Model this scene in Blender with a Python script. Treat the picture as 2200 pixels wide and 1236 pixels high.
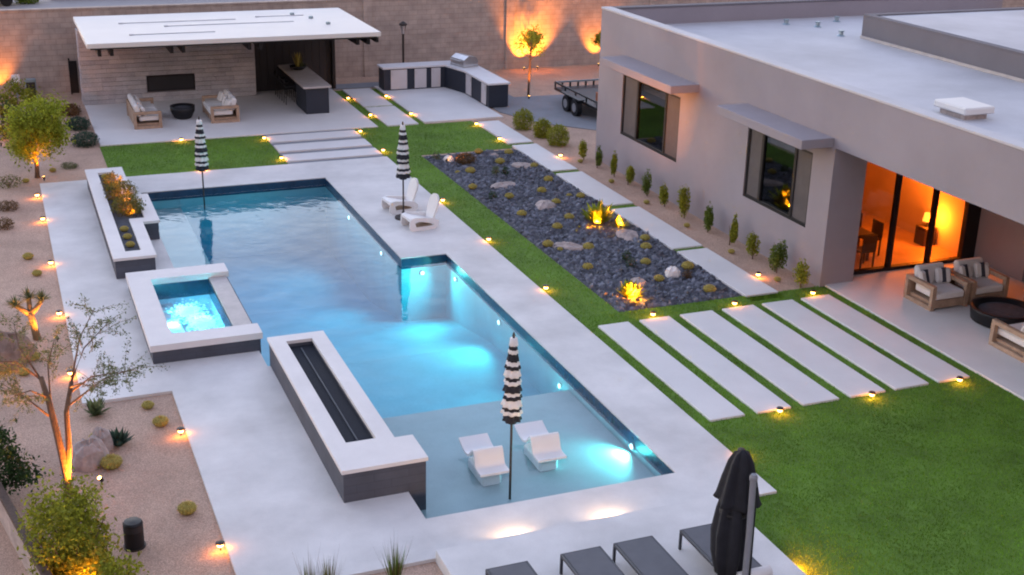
import bpy, math, random
from mathutils import Vector, Matrix
from mathutils.geometry import tessellate_polygon

for o in list(bpy.data.objects):
    bpy.data.objects.remove(o)
sc = bpy.context.scene
COL = sc.collection

# ------------------------------------------------------------------ camera
F_PX, PITCH, ROLL, YAW, CAM_H = 2745.6, .35992, .0238, .38911, 10.8
cp, sp, cy, sy = math.cos(PITCH), math.sin(PITCH), math.cos(YAW), math.sin(YAW)
fw = Vector((sy*cp, cy*cp, -sp)); rt = Vector((cy, -sy, 0)); up = rt.cross(fw)
rt2 = math.cos(ROLL)*rt + math.sin(ROLL)*up
up2 = -math.sin(ROLL)*rt + math.cos(ROLL)*up
cam_d = bpy.data.cameras.new('camera'); cam = bpy.data.objects.new('camera', cam_d); COL.objects.link(cam)
cam_d.sensor_width = 36; cam_d.lens = F_PX/2200*36; cam_d.clip_end = 3000; cam_d.clip_start = .1
m = Matrix.Identity(4)
for i in range(3):
    m[i][0] = rt2[i]; m[i][1] = up2[i]; m[i][2] = -fw[i]
m.translation = (0, 0, CAM_H)
cam.matrix_world = m
sc.camera = cam

# ------------------------------------------------------------------ sky, sun, exposure
SUN_EL, SUN_AZ = math.radians(-3), math.radians(344)     # just after sunset, sun below the horizon beyond the far wall
GLOW_EL = math.radians(3)                                # the afterglow band it leaves there
world = bpy.data.worlds.new('World'); sc.world = world; world.use_nodes = True
wn = world.node_tree; bg = wn.nodes['Background']
sky = wn.nodes.new('ShaderNodeTexSky'); sky.sky_type = 'NISHITA'; sky.sun_disc = False
sky.sun_elevation = SUN_EL; sky.sun_rotation = SUN_AZ
sky.air_density = 1.0; sky.dust_density = 1.0; sky.ozone_density = 1.0
tint = wn.nodes.new('ShaderNodeMix'); tint.data_type = 'RGBA'; tint.blend_type = 'MULTIPLY'
tint.inputs[0].default_value = 1.0; tint.inputs[7].default_value = (1.035, .985, .98, 1)   # dusk haze tint, even over the whole sky
wn.links.new(sky.outputs[0], tint.inputs[6]); wn.links.new(tint.outputs[2], bg.inputs[0])
bg.inputs[1].default_value = 0.15
sun_d = bpy.data.lights.new('sun', 'SUN'); sun = bpy.data.objects.new('sun', sun_d); COL.objects.link(sun)
sun_d.energy = 0.004; sun_d.angle = math.radians(20); sun_d.color = (1, .62, .5)
sd = Vector((math.sin(SUN_AZ)*math.cos(GLOW_EL), math.cos(SUN_AZ)*math.cos(GLOW_EL), math.sin(GLOW_EL)))
sun.rotation_euler = (-sd).to_track_quat('-Z', 'Y').to_euler()
sc.view_settings.view_transform = 'Standard'; sc.view_settings.look = 'None'; sc.view_settings.gamma = 1
sc.view_settings.use_curve_mapping = False
sc.view_settings.exposure = 6.9
sc.render.engine = 'CYCLES'
sc.cycles.use_denoising = True
sc.cycles.max_bounces = 8; sc.cycles.diffuse_bounces = 3; sc.cycles.glossy_bounces = 4
sc.cycles.transparent_max_bounces = 16; sc.cycles.sample_clamp_indirect = 6
sc.cycles.filter_width = 2.0
LAMP = 0.042                                               # one dimmer for every lamp of the garden

# ------------------------------------------------------------------ materials
MATS = {}
def nodes(name):
    mt = bpy.data.materials.new(name); mt.use_nodes = True
    nt = mt.node_tree; return mt, nt, nt.nodes['Principled BSDF']
def mat(name, col, rough=.7, var=.12, scale=3.0, bump=0.0, bscale=30.0, metal=0.0, spec=.5, island=0.0, col2=None, fine=0.0):
    mt, nt, b = nodes(name)
    b.inputs['Roughness'].default_value = rough; b.inputs['Metallic'].default_value = metal
    b.inputs['Specular IOR Level'].default_value = spec
    tc = nt.nodes.new('ShaderNodeTexCoord')
    n = nt.nodes.new('ShaderNodeTexNoise'); n.inputs['Scale'].default_value = scale; n.inputs['Detail'].default_value = 6
    n.inputs['Roughness'].default_value = .62
    nt.links.new(tc.outputs['Object'], n.inputs['Vector'])
    r = nt.nodes.new('ShaderNodeValToRGB')
    c2 = col2 if col2 else tuple(min(1, c*(1+var)) for c in col)
    c1 = tuple(c*(1-var) for c in col) if not col2 else col
    r.color_ramp.elements[0].position = .32; r.color_ramp.elements[1].position = .68
    r.color_ramp.elements[0].color = (*c1, 1); r.color_ramp.elements[1].color = (*c2, 1)
    nt.links.new(n.outputs['Fac'], r.inputs['Fac'])
    out = r.outputs['Color']
    if fine:
        n2 = nt.nodes.new('ShaderNodeTexNoise'); n2.inputs['Scale'].default_value = bscale; n2.inputs['Detail'].default_value = 3
        nt.links.new(tc.outputs['Object'], n2.inputs['Vector'])
        mr = nt.nodes.new('ShaderNodeMapRange'); mr.inputs[1].default_value = .3; mr.inputs[2].default_value = .7
        mr.inputs[3].default_value = 1-fine; mr.inputs[4].default_value = 1+fine
        nt.links.new(n2.outputs['Fac'], mr.inputs[0])
        mx = nt.nodes.new('ShaderNodeMix'); mx.data_type = 'RGBA'; mx.blend_type = 'MULTIPLY'; mx.inputs[0].default_value = 1
        nt.links.new(out, mx.inputs[6]); nt.links.new(mr.outputs[0], mx.inputs[7]); out = mx.outputs[2]
    if island:
        g = nt.nodes.new('ShaderNodeNewGeometry')
        mr = nt.nodes.new('ShaderNodeMapRange'); mr.inputs[3].default_value = 1-island; mr.inputs[4].default_value = 1+island
        nt.links.new(g.outputs['Random Per Island'], mr.inputs[0])
        mx = nt.nodes.new('ShaderNodeMix'); mx.data_type = 'RGBA'; mx.blend_type = 'MULTIPLY'; mx.inputs[0].default_value = 1
        nt.links.new(out, mx.inputs[6]); nt.links.new(mr.outputs[0], mx.inputs[7]); out = mx.outputs[2]
    nt.links.new(out, b.inputs['Base Color'])
    if bump:
        nb = nt.nodes.new('ShaderNodeTexNoise'); nb.inputs['Scale'].default_value = bscale; nb.inputs['Detail'].default_value = 4
        nt.links.new(tc.outputs['Object'], nb.inputs['Vector'])
        bp = nt.nodes.new('ShaderNodeBump'); bp.inputs['Strength'].default_value = bump; bp.inputs['Distance'].default_value = .02
        nt.links.new(nb.outputs['Fac'], bp.inputs['Height']); nt.links.new(bp.outputs['Normal'], b.inputs['Normal'])
    if name.startswith('leaf_') or name == 'blade':          # thin leaves let some light through
        tl = nt.nodes.new('ShaderNodeBsdfTranslucent'); ms = nt.nodes.new('ShaderNodeMixShader'); ms.inputs[0].default_value = .4
        nt.links.new(out, tl.inputs[0]); nt.links.new(b.outputs[0], ms.inputs[1]); nt.links.new(tl.outputs[0], ms.inputs[2])
        nt.links.new(ms.outputs[0], nt.nodes['Material Output'].inputs['Surface'])
    MATS[name] = mt
    return mt
def brick_mat(name, c1, c2, mortar, bw, bh, msize=.012, rough=.85, vert_axis='XZ', bump=.4):
    mt, nt, b = nodes(name); b.inputs['Roughness'].default_value = rough
    tc = nt.nodes.new('ShaderNodeTexCoord'); sx = nt.nodes.new('ShaderNodeSeparateXYZ'); cx = nt.nodes.new('ShaderNodeCombineXYZ')
    nt.links.new(tc.outputs['Object'], sx.inputs[0])
    ad = nt.nodes.new('ShaderNodeMath'); ad.operation = 'ADD'
    nt.links.new(sx.outputs['X'], ad.inputs[0]); nt.links.new(sx.outputs['Y'], ad.inputs[1])
    nt.links.new(ad.outputs[0], cx.inputs['X']); nt.links.new(sx.outputs['Z'], cx.inputs['Y'])
    bt = nt.nodes.new('ShaderNodeTexBrick'); bt.inputs['Scale'].default_value = 1
    bt.inputs['Brick Width'].default_value = bw; bt.inputs['Row Height'].default_value = bh; bt.inputs['Mortar Size'].default_value = msize
    bt.inputs['Color1'].default_value = (*c1, 1); bt.inputs['Color2'].default_value = (*c2, 1); bt.inputs['Mortar'].default_value = (*mortar, 1)
    nt.links.new(cx.outputs[0], bt.inputs['Vector'])
    n = nt.nodes.new('ShaderNodeTexNoise'); n.inputs['Scale'].default_value = 2.2; n.inputs['Detail'].default_value = 8
    nt.links.new(tc.outputs['Object'], n.inputs['Vector'])
    mr = nt.nodes.new('ShaderNodeMapRange'); mr.inputs[1].default_value = .3; mr.inputs[2].default_value = .7; mr.inputs[3].default_value = .8; mr.inputs[4].default_value = 1.15
    nt.links.new(n.outputs['Fac'], mr.inputs[0])
    mx = nt.nodes.new('ShaderNodeMix'); mx.data_type = 'RGBA'; mx.blend_type = 'MULTIPLY'; mx.inputs[0].default_value = 1
    nt.links.new(bt.outputs['Color'], mx.inputs[6]); nt.links.new(mr.outputs[0], mx.inputs[7]); nt.links.new(mx.outputs[2], b.inputs['Base Color'])
    bp = nt.nodes.new('ShaderNodeBump'); bp.inputs['Strength'].default_value = bump; bp.inputs['Distance'].default_value = .02; bp.invert = True
    nt.links.new(bt.outputs['Fac'], bp.inputs['Height']); nt.links.new(bp.outputs['Normal'], b.inputs['Normal'])
    MATS[name] = mt
def emit_mat(name, col, strength):
    mt, nt, b = nodes(name)
    b.inputs['Base Color'].default_value = (*[c*.5 for c in col], 1)
    b.inputs['Emission Color'].default_value = (*col, 1); b.inputs['Emission Strength'].default_value = strength*LAMP*1.7
    MATS[name] = mt
def glass_mat(name, ior=1.6, tintc=(.8, .8, .8), wave=0.0, wscale=2.0, absorb=None, density=.5, rough=0.0):
    mt = bpy.data.materials.new(name); mt.use_nodes = True; nt = mt.node_tree
    nt.nodes.remove(nt.nodes['Principled BSDF']); out = nt.nodes['Material Output']
    fr = nt.nodes.new('ShaderNodeFresnel')
    ge = nt.nodes.new('ShaderNodeNewGeometry'); mi = nt.nodes.new('ShaderNodeMix')      # thin sheet: same mirror strength on both faces
    mi.inputs[2].default_value = ior; mi.inputs[3].default_value = 1/ior
    nt.links.new(ge.outputs['Backfacing'], mi.inputs[0]); nt.links.new(mi.outputs[0], fr.inputs['IOR'])
    tr = nt.nodes.new('ShaderNodeBsdfTransparent'); tr.inputs[0].default_value = (*tintc, 1)
    gl = nt.nodes.new('ShaderNodeBsdfGlossy'); gl.inputs['Roughness'].default_value = rough
    mx = nt.nodes.new('ShaderNodeMixShader')
    nt.links.new(fr.outputs[0], mx.inputs[0]); nt.links.new(tr.outputs[0], mx.inputs[1]); nt.links.new(gl.outputs[0], mx.inputs[2])
    nt.links.new(mx.outputs[0], out.inputs['Surface'])
    if wave:
        tc = nt.nodes.new('ShaderNodeTexCoord')
        n = nt.nodes.new('ShaderNodeTexNoise'); n.inputs['Scale'].default_value = wscale; n.inputs['Detail'].default_value = 3
        nt.links.new(tc.outputs['Object'], n.inputs['Vector'])
        bp = nt.nodes.new('ShaderNodeBump'); bp.inputs['Strength'].default_value = wave; bp.inputs['Distance'].default_value = .05
        nt.links.new(n.outputs['Fac'], bp.inputs['Height'])
        nt.links.new(bp.outputs[0], fr.inputs['Normal']); nt.links.new(bp.outputs[0], gl.inputs['Normal'])
    if absorb:
        va = nt.nodes.new('ShaderNodeVolumeAbsorption'); va.inputs['Color'].default_value = (*absorb, 1); va.inputs['Density'].default_value = density
        nt.links.new(va.outputs[0], out.inputs['Volume'])
    MATS[name] = mt

mat('concrete', (.645, .63, .61), .75, .16, .6, .10, 60, fine=.05)
mat('paver', (.68, .665, .65), .75, .05, .9, .08, 60, fine=.04)
mat('coping', (.72, .69, .67), .65, .05, 1.2, .06, 70, fine=.03)
mat('gravel', (.46, .315, .235), .95, .16, .7, .8, 45, fine=.35)
mat('turf_base', (.115, .215, .025), .95, .25, 1.2, .5, 80)
mat('blade', (.155, .30, .03), .75, .4, .5, island=.4, spec=.2)
mat('slate', (.11, .12, .15), .8, .3, 4, .3, 40, island=.55)
mat('slate_base', (.06, .065, .08), .9, .3, 8, .5, 30)
mat('plaster', (.31, .39, .40), .6, .08, 1.5, fine=.05)
mat('plaster_blue', (.24, .46, .49), .6, .10, 1.2, fine=.06)
mat('spa_plaster', (.42, .58, .68), .6, .08, 2.5)
mat('tile_blue', (.012, .045, .09), .25, .25, 6)
mat('stucco', (.285, .265, .295), .9, .09, .35, .25, 90, fine=.06)
mat('stucco_dark', (.155, .15, .17), .9, .05, .8, .2, 90, fine=.05)
mat('membrane', (.50, .50, .525), .7, .16, .28, .05, 20, fine=.02)
mat('roof_white', (.72, .70, .67), .6, .04, .4, .03, 20)
mat('black_metal', (.010, .011, .014), .5, .2, 3, metal=.3)
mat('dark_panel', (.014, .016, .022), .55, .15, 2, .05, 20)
mat('navy_panel', (.014, .022, .038), .55, .12, 2, .05, 20)
mat('bronze', (.05, .042, .038), .5, .2, 6, metal=.5)
mat('mast_grey', (.20, .21, .235), .55, .1, 5, metal=.2)
mat('pipe_dark', (.06, .07, .09), .6, .1, 5, metal=.3)
mat('grey_metal', (.30, .38, .42), .4, .1, 5, metal=.6)
mat('steel', (.55, .54, .54), .32, .08, 4, metal=.9)
mat('teak', (.36, .25, .175), .7, .2, 6, .15, 40, fine=.12)
mat('cushion', (.72, .71, .70), .9, .05, 3, .15, 50)
mat('cushion_dark', (.05, .055, .075), .9, .15, 3, .15, 50)
mat('white_resin', (.78, .77, .76), .45, .03, 2)
mat('sling', (.10, .105, .12), .7, .1, 3, .1, 120)
mat('sling_frame', (.055, .058, .068), .5, .1, 3, metal=.3)
mat('black_cloth', (.009, .010, .015), .9, .3, 5, .2, 40)
mat('stripe_black', (.02, .022, .03), .9, .2, 5, .2, 60)
mat('stripe_white', (.78, .77, .76), .9, .04, 5, .2, 60)
mat('bark', (.16, .10, .065), .95, .3, 9, .8, 30)
mat('bark_pale', (.22, .17, .10), .95, .25, 9, .7, 30)
mat('leaf_tree', (.28, .33, .03), .7, .3, 2, island=.45, spec=.3)
mat('leaf_olive', (.13, .135, .03), .7, .3, 2, island=.45, spec=.3)
mat('leaf_lime', (.25, .275, .025), .7, .3, 2, island=.45, spec=.3)
mat('leaf_green', (.12, .18, .025), .7, .3, 2, island=.45, spec=.3)
mat('leaf_dark', (.03, .065, .018), .7, .3, 2, island=.45, spec=.3)
mat('leaf_grey', (.13, .16, .07), .8, .25, 2, island=.4, spec=.3)
mat('leaf_brown', (.15, .095, .045), .85, .3, 2, island=.4, spec=.2)
mat('leaf_bluegreen', (.05, .095, .065), .75, .3, 2, island=.4, spec=.3)
mat('cactus_gold', (.30, .26, .06), .85, .25, 14, .5, 90, fine=.3)
mat('spine', (.55, .45, .14), .8, .2, 8, island=.4)
mat('boulder', (.40, .335, .31), .9, .25, 2.5, .6, 14, fine=.15)
mat('boulder_brown', (.26, .17, .13), .9, .3, 2.5, .6, 14, fine=.15)
mat('wall_brown', (.085, .055, .042), .9, .25, 2.5, .4, 20, fine=.15)
mat('stone', (.45, .45, .475), .9, .14, 2.2, .5, 25, island=.0, fine=.15)
mat('stone2', (.41, .405, .435), .9, .14, 2.2, .5, 25, fine=.15)
mat('stone3', (.48, .47, .485), .9, .14, 2.2, .5, 25, fine=.15)
mat('counter', (.44, .40, .385), .5, .12, 3, fine=.06)
mat('counter_white', (.66, .66, .67), .4, .06, 3)
mat('cabinet', (.55, .55, .57), .5, .05, 2)
mat('drive', (.22, .23, .25), .9, .1, 1.0, .2, 40, fine=.08)
mat('asphalt', (.30, .29, .30), .9, .1, .4)
mat('interior_wall', (.55, .42, .30), .9, .05, 2)
mat('interior_floor', (.32, .20, .11), .5, .2, 2)
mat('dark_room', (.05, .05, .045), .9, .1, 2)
mat('wood_dark', (.05, .03, .02), .5, .2, 4)
mat('screen_brown', (.085, .078, .082), .75, .12, 3)
mat('glass_pebble', (.010, .014, .024), .9, .4, 60, .6, 80)
mat('terracotta', (.35, .12, .06), .8, .15, 4)
brick_mat('block_wall', (.45, .375, .33), (.41, .34, .30), (.34, .28, .25), .41, .205, .010, bump=.5)
brick_mat('tile_wall', (.072, .078, .10), (.064, .070, .092), (.05, .055, .072), .60, .15, .005, rough=.7, bump=.35)
AMBER = (1.0, .27, .02)
emit_mat('amber_lens', (1.0, .45, .11), 2.2)
emit_mat('pool_lens', (.45, .92, 1.0), .5)
emit_mat('globe', (1.0, .30, .03), .5)
emit_mat('flame', (1.0, .38, .05), 10)
glass_mat('window_glass', 1.75, (.55, .56, .55))
glass_mat('door_glass', 1.45, (.9, .88, .85))
glass_mat('water', 1.333, (1, 1, 1), .22, 1.6, (.12, .76, .92), .38)
glass_mat('spa_water', 1.333, (1, 1, 1), .9, 5.0, (.30, .75, .95), .5)

def foam_mat():
    mt = bpy.data.materials.new('foam'); mt.use_nodes = True; nt = mt.node_tree; nt.nodes.remove(nt.nodes['Principled BSDF'])
    a = nt.nodes.new('ShaderNodeBsdfDiffuse'); b = nt.nodes.new('ShaderNodeBsdfTranslucent'); x = nt.nodes.new('ShaderNodeMixShader')
    a.inputs[0].default_value = (.9, .93, .95, 1); b.inputs[0].default_value = (.9, .95, .97, 1); x.inputs[0].default_value = .6
    nt.links.new(a.outputs[0], x.inputs[1]); nt.links.new(b.outputs[0], x.inputs[2]); nt.links.new(x.outputs[0], nt.nodes['Material Output'].inputs[0]); MATS['foam'] = mt
foam_mat()

# ------------------------------------------------------------------ mesh helpers
class MB:
    def __init__(s): s.v = []; s.f = []; s.mi = []; s.cur = 0
    def add(s, vs, fs):
        o = len(s.v); s.v += [tuple(v) for v in vs]; s.f += [tuple(i+o for i in f) for f in fs]; s.mi += [s.cur]*len(fs); return s
    def box(s, x0, x1, y0, y1, z0, z1, c=0.0):
        if c <= 0:
            vs = [(x, y, z) for z in (z0, z1) for y in (y0, y1) for x in (x0, x1)]
            return s.add(vs, [(0, 2, 3, 1), (4, 5, 7, 6), (0, 1, 5, 4), (2, 6, 7, 3), (0, 4, 6, 2), (1, 3, 7, 5)])
        X, Y, Z = (x0, x1), (y0, y1), (z0, z1); sg = (1, -1); vs = []; idx = {}
        for k in range(8):
            i, j, l = k & 1, k >> 1 & 1, k >> 2 & 1
            for a in range(3):
                p = [X[i], Y[j], Z[l]]
                for b in range(3):
                    if b != a: p[b] += (sg[(i, j, l)[b]])*c
                idx[k, a] = len(vs); vs.append(tuple(p))
        fs = []
        for a in range(3):
            for sd_ in (0, 1):
                ks = [k for k in range(8) if (k >> a & 1) == sd_]
                b, d = [q for q in range(3) if q != a]
                ks.sort(key=lambda k: [(0, 0), (1, 0), (1, 1), (0, 1)].index(((k >> b & 1), (k >> d & 1))))
                f = [idx[k, a] for k in ks]
                if (sd_ == 1) != (a != 1): f = f[::-1]
                fs.append(tuple(f))
        for a in range(3):
            b, d = [q for q in range(3) if q != a]
            for k in range(8):
                if not k >> a & 1:
                    k2 = k | 1 << a
                    fs.append((idx[k, b], idx[k2, b], idx[k2, d], idx[k, d]))
        for k in range(8): fs.append((idx[k, 0], idx[k, 1], idx[k, 2]))
        return s.add(vs, fs)
    def poly(s, outer, holes, z0, z1, bottom=True):
        loops = [outer]+list(holes)
        pts = [p for l in loops for p in l]; n = len(pts)
        tris = tessellate_polygon([[Vector((x, y, 0)) for x, y in l] for l in loops])
        vs = [(x, y, z1) for x, y in pts]+[(x, y, z0) for x, y in pts]
        fs = []
        for t in tris:
            a, b, c = (Vector((*pts[i], 0)) for i in t)
            if (b-a).cross(c-a).z < 0: t = t[::-1]
            fs.append(tuple(t))
            if bottom: fs.append(tuple(i+n for i in t[::-1]))
        o = 0
        for l in loops:
            k = len(l)
            for i in range(k):
                a, b = o+i, o+(i+1) % k
                fs.append((a, b, b+n, a+n))
            o += k
        return s.add(vs, fs)
    def sheet(s, x0, x1, y0, y1, z):
        return s.add([(x0, y0, z), (x1, y0, z), (x1, y1, z), (x0, y1, z)], [(0, 1, 2, 3)])
    def tube(s, pts, rad, n=8, cap=True):
        pts = [Vector(p) for p in pts]; k = len(pts)
        if not hasattr(rad, '__len__'): rad = [rad]*k
        vs = []; fs = []
        for i, p in enumerate(pts):
            d = (pts[min(i+1, k-1)]-pts[max(i-1, 0)]).normalized()
            u = d.cross(Vector((0, 0, 1)) if abs(d.z) < .9 else Vector((1, 0, 0))).normalized(); w = d.cross(u)
            for j in range(n):
                a = 2*math.pi*j/n; vs.append(tuple(p+rad[i]*(math.cos(a)*u+math.sin(a)*w)))
        for i in range(k-1):
            for j in range(n):
                fs.append((i*n+j, i*n+(j+1) % n, (i+1)*n+(j+1) % n, (i+1)*n+j))
        if cap: fs += [tuple(range(n))[::-1], tuple(range((k-1)*n, k*n))]
        return s.add(vs, fs)
    def lathe(s, prof, n=24, c=(0, 0, 0), wob=None, mats=None):
        vs = []; fs = []
        for i, (r, z) in enumerate(prof):
            for j in range(n):
                a = 2*math.pi*j/n; q = r*(wob(a, i) if wob else 1)
                vs.append((c[0]+q*math.cos(a), c[1]+q*math.sin(a), c[2]+z))
        k = len(prof)
        o = len(s.v); s.v += vs
        for i in range(k-1):
            for j in range(n):
                s.f.append((o+i*n+j, o+i*n+(j+1) % n, o+(i+1)*n+(j+1) % n, o+(i+1)*n+j)); s.mi.append(mats[i] if mats else s.cur)
        s.f.append(tuple(o+j for j in range(n))[::-1]); s.mi.append(mats[0] if mats else s.cur)
        s.f.append(tuple(o+(k-1)*n+j for j in range(n))); s.mi.append(mats[-1] if mats else s.cur)
        return s
    def prism(s, prof, y0, y1):                 # profile in XZ pulled along Y
        n = len(prof); vs = [(x, y0, z) for x, z in prof]+[(x, y1, z) for x, z in prof]
        fs = [(i, (i+1) % n, (i+1) % n+n, i+n) for i in range(n)]
        tr = tessellate_polygon([[Vector((x, z, 0)) for x, z in prof]])
        for t in tr: fs += [tuple(t), tuple(i+n for i in t[::-1])]
        return s.add(vs, fs)
    def leafquad(s, p, size, rnd, asp=.5, upb=0.0):
        d = Vector((rnd.gauss(0, 1), rnd.gauss(0, 1), rnd.gauss(0, 1)+upb)).normalized()
        u = d.cross(Vector((rnd.gauss(0, 1), rnd.gauss(0, 1), rnd.gauss(0, 1)))).normalized()
        p = Vector(p); a = d*size*.5; b = u*size*asp*.5
        return s.add([p-a, p+b, p+a, p-b], [(0, 1, 2, 3)])
    def build(s, name, material, parent=None, smooth=False, loc=None):
        me = bpy.data.meshes.new(name); me.from_pydata(s.v, [], s.f)
        ms = material if isinstance(material, (list, tuple)) else [material]
        for q in ms: me.materials.append(MATS[q])
        if len(ms) > 1: me.polygons.foreach_set('material_index', s.mi)
        if smooth: me.polygons.foreach_set('use_smooth', [True]*len(me.polygons))
        me.update()
        return link(name, me, parent, loc)
def link(name, data, parent=None, loc=None):
    o = bpy.data.objects.new(name, data); COL.objects.link(o)
    if parent: o.parent = parent
    if loc: o.location = loc
    return o
def tag(o, label, cat=None, group=None, kind=None):
    o['label'] = label
    if cat: o['category'] = cat
    if group: o['group'] = group
    if kind: o['kind'] = kind
    return o
def thing(name, label, cat, loc=(0, 0, 0), rz=0.0, group=None):
    o = link(name, None); o.location = loc; o.rotation_euler.z = rz; o.empty_display_size = .2
    return tag(o, label, cat, group)
def struct(o): o['kind'] = 'structure'; return o
def copy_tree(o, parent=None):
    c = o.copy(); COL.objects.link(c); c.parent = parent
    for ch in list(o.children): copy_tree(ch, c)
    return c
def B(x0, x1, y0, y1, z0, z1, c=0.0): return MB().box(x0, x1, y0, y1, z0, z1, c)
def point_light(parent, loc, power, radius=.05, col=AMBER, name='glow'):
    d = bpy.data.lights.new(name, 'POINT'); d.energy = power*LAMP; d.shadow_soft_size = radius; d.color = col
    return link(name, d, parent, loc)
def spot_light(parent, loc, target, power, angle=70, blend=.8, radius=.05, col=AMBER, name='beam'):
    d = bpy.data.lights.new(name, 'SPOT'); d.energy = power*LAMP; d.shadow_soft_size = radius; d.color = col
    d.spot_size = math.radians(angle); d.spot_blend = blend
    o = link(name, d, parent, loc)
    o.rotation_euler = (Vector(target)-Vector(loc)).to_track_quat('-Z', 'Y').to_euler()
    return o
ORD = ['first', 'second', 'third', 'fourth', 'fifth', 'sixth', 'seventh', 'eighth', 'ninth', 'tenth', 'eleventh', 'twelfth', 'thirteenth', 'fourteenth',
       'fifteenth', 'sixteenth', 'seventeenth', 'eighteenth', 'nineteenth', 'twentieth', 'twenty-first', 'twenty-second', 'twenty-third', 'twenty-fourth', 'twenty-fifth', 'twenty-sixth', 'twenty-seventh']

# ------------------------------------------------------------------ ground, deck, lawn
POOL = [(5.62, 17.15), (10.2, 17.15), (10.2, 29.4), (9.0, 29.4), (9.0, 37.3), (3.5, 37.3), (3.5, 29.2), (4.45, 29.2), (4.45, 23.9), (5.62, 23.9)]
SPA_HOLE = [(2.75, 25.25), (4.05, 25.25), (4.05, 28.65), (2.75, 28.65)]
def grow(poly, d):
    out = []; n = len(poly)
    for i in range(n):
        p, q, r = Vector(poly[i-1]), Vector(poly[i]), Vector(poly[(i+1) % n])
        a = (q-p).normalized(); b = (r-q).normalized()
        na, nb = Vector((a.y, -a.x)), Vector((b.y, -b.x))
        out.append(tuple(q+d*(na+nb)))
    return out
g = MB().poly([(-400, -300), (500, -300), (500, 900), (-400, 900)], [grow(POOL, .12)[::-1], grow(SPA_HOLE, .1)[::-1]], -.30, -.06, bottom=False).build('ground', 'gravel')
tag(struct(g), 'tan decomposed granite gravel covering the garden beds')
deck = MB().poly([(.8, 23.35), (2.47, 23.35), (2.47, 16.0), (11.52, 16.0), (11.52, 39.15), (.8, 39.15)], [POOL[::-1], SPA_HOLE[::-1]], -.12, 0).build('pool_deck', 'concrete')
tag(struct(deck), 'pale concrete deck around the swimming pool')
ter = B(5.4, 10.4, 8, 15.998, -.2, .15, .008).build('lounge_terrace', 'concrete'); tag(struct(ter), 'raised pale concrete terrace under the sun loungers')
pa = B(2.9, 12.42, 43.27, 50.9, -.12, 0, .01).build('pavilion_patio', 'paver'); tag(struct(pa), 'pale concrete patio in front of the pavilion')
pk = B(14.2, 17.3, 43.45, 50.0, -.12, 0, .01).build('kitchen_patio', 'paver'); tag(struct(pk), 'pale concrete patio of the outdoor kitchen')
ph = B(18.25, 30, 8, 24.9, -.12, 0, .01).build('house_patio', 'paver'); tag(struct(ph), 'pale concrete patio under the house roof')
dr = MB().poly([(17.5, 44.3), (18.3, 42.2), (20.2, 40.2), (26, 40.2), (30, 46.2), (19.0, 46.6), (18.8, 50.9), (12.2, 50.9), (12.2, 50.0), (17.5, 50.0)], [], -.08, -.03).build('driveway', 'drive')
tag(struct(dr), 'grey paved driveway behind the house corner')
rd = B(-60, 90, 66, 95, -.08, .0).build('road', 'asphalt'); tag(struct(rd), 'pale street beyond the boundary wall')
LAWN = [(2.87, 15.97, 39.15, 43.27), (11.52, 12.68, 24.37, 39.15), (11.52, 18.25, 18.7, 24.37), (11.52, 18.25, 16.0, 18.7), (10.4, 18.25, 6, 16.0),
        (12.42, 12.78, 43.27, 49.7), (13.95, 14.2, 43.27, 49.7), (12.78, 13.95, 46.3, 46.5), (16.0, 16.9, 24.0, 42.9)]
lm_ = MB()
for r in LAWN: lm_.box(r[0]+.002, r[1]-.002, r[2]+.002, r[3]-.002, -.2, -.045)
lawn = lm_.build('lawn', 'turf_base'); tag(struct(lawn), 'clipped green lawn between the deck and the house')
rb = B(12.70, 15.98, 24.39, 38.97, -.2, -.05).build('rock_bed', 'slate_base'); tag(struct(rb), 'bed of dark slate chips between lawn and paver path')
# slabs
SLABS = []
def slabs(name, label, rects, z1=.0, z0=-.12, material='paver'):
    e = link(name, None); e['kind'] = 'structure'; e['label'] = label
    for (x0, x1, y0, y1) in rects:
        B(x0, x1, y0, y1, z0, z1, .012).build('paver', material, e); SLABS.append((x0, x1, y0, y1))
    return e
slabs('lawn_paver_path', 'six long pale pavers laid across the lawn', [(a, b, 18.74, 23.72) for a, b in ((11.82, 12.58), (12.85, 13.62), (13.89, 14.74), (15.0, 15.85), (16.08, 16.92), (17.16, 17.96))])
slabs('side_paver_path', 'pale square-cut pavers running beside the dark rock bed', [(16.0, 16.9, a, b) for a, b in ((39.62, 42.9), (35.93, 39.34), (32.0, 35.6), (27.93, 31.62), (24.27, 27.70))])
slabs('step_pavers', 'three pale step slabs linking deck and patio', [(8.32, 11.46, a, b) for a, b in ((42.05, 42.92), (40.72, 41.62), (39.47, 40.3))], .015, -.1)
slabs('turf_strip_pavers', 'two pale pavers between bar and outdoor kitchen', [(12.78, 13.95, 43.3, 46.3), (12.78, 13.95, 46.5, 49.7)])
sb = B(8.3, 11.48, 39.16, 43.26, -.2, -.035).build('step_gap_shade', 'drive'); tag(struct(sb), 'dark base slab standing in for the shaded gaps between the step slabs')  # dark slab colour stands in for the shade in the gaps
SLABS.append((8.3, 11.48, 39.15, 43.27))

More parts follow.
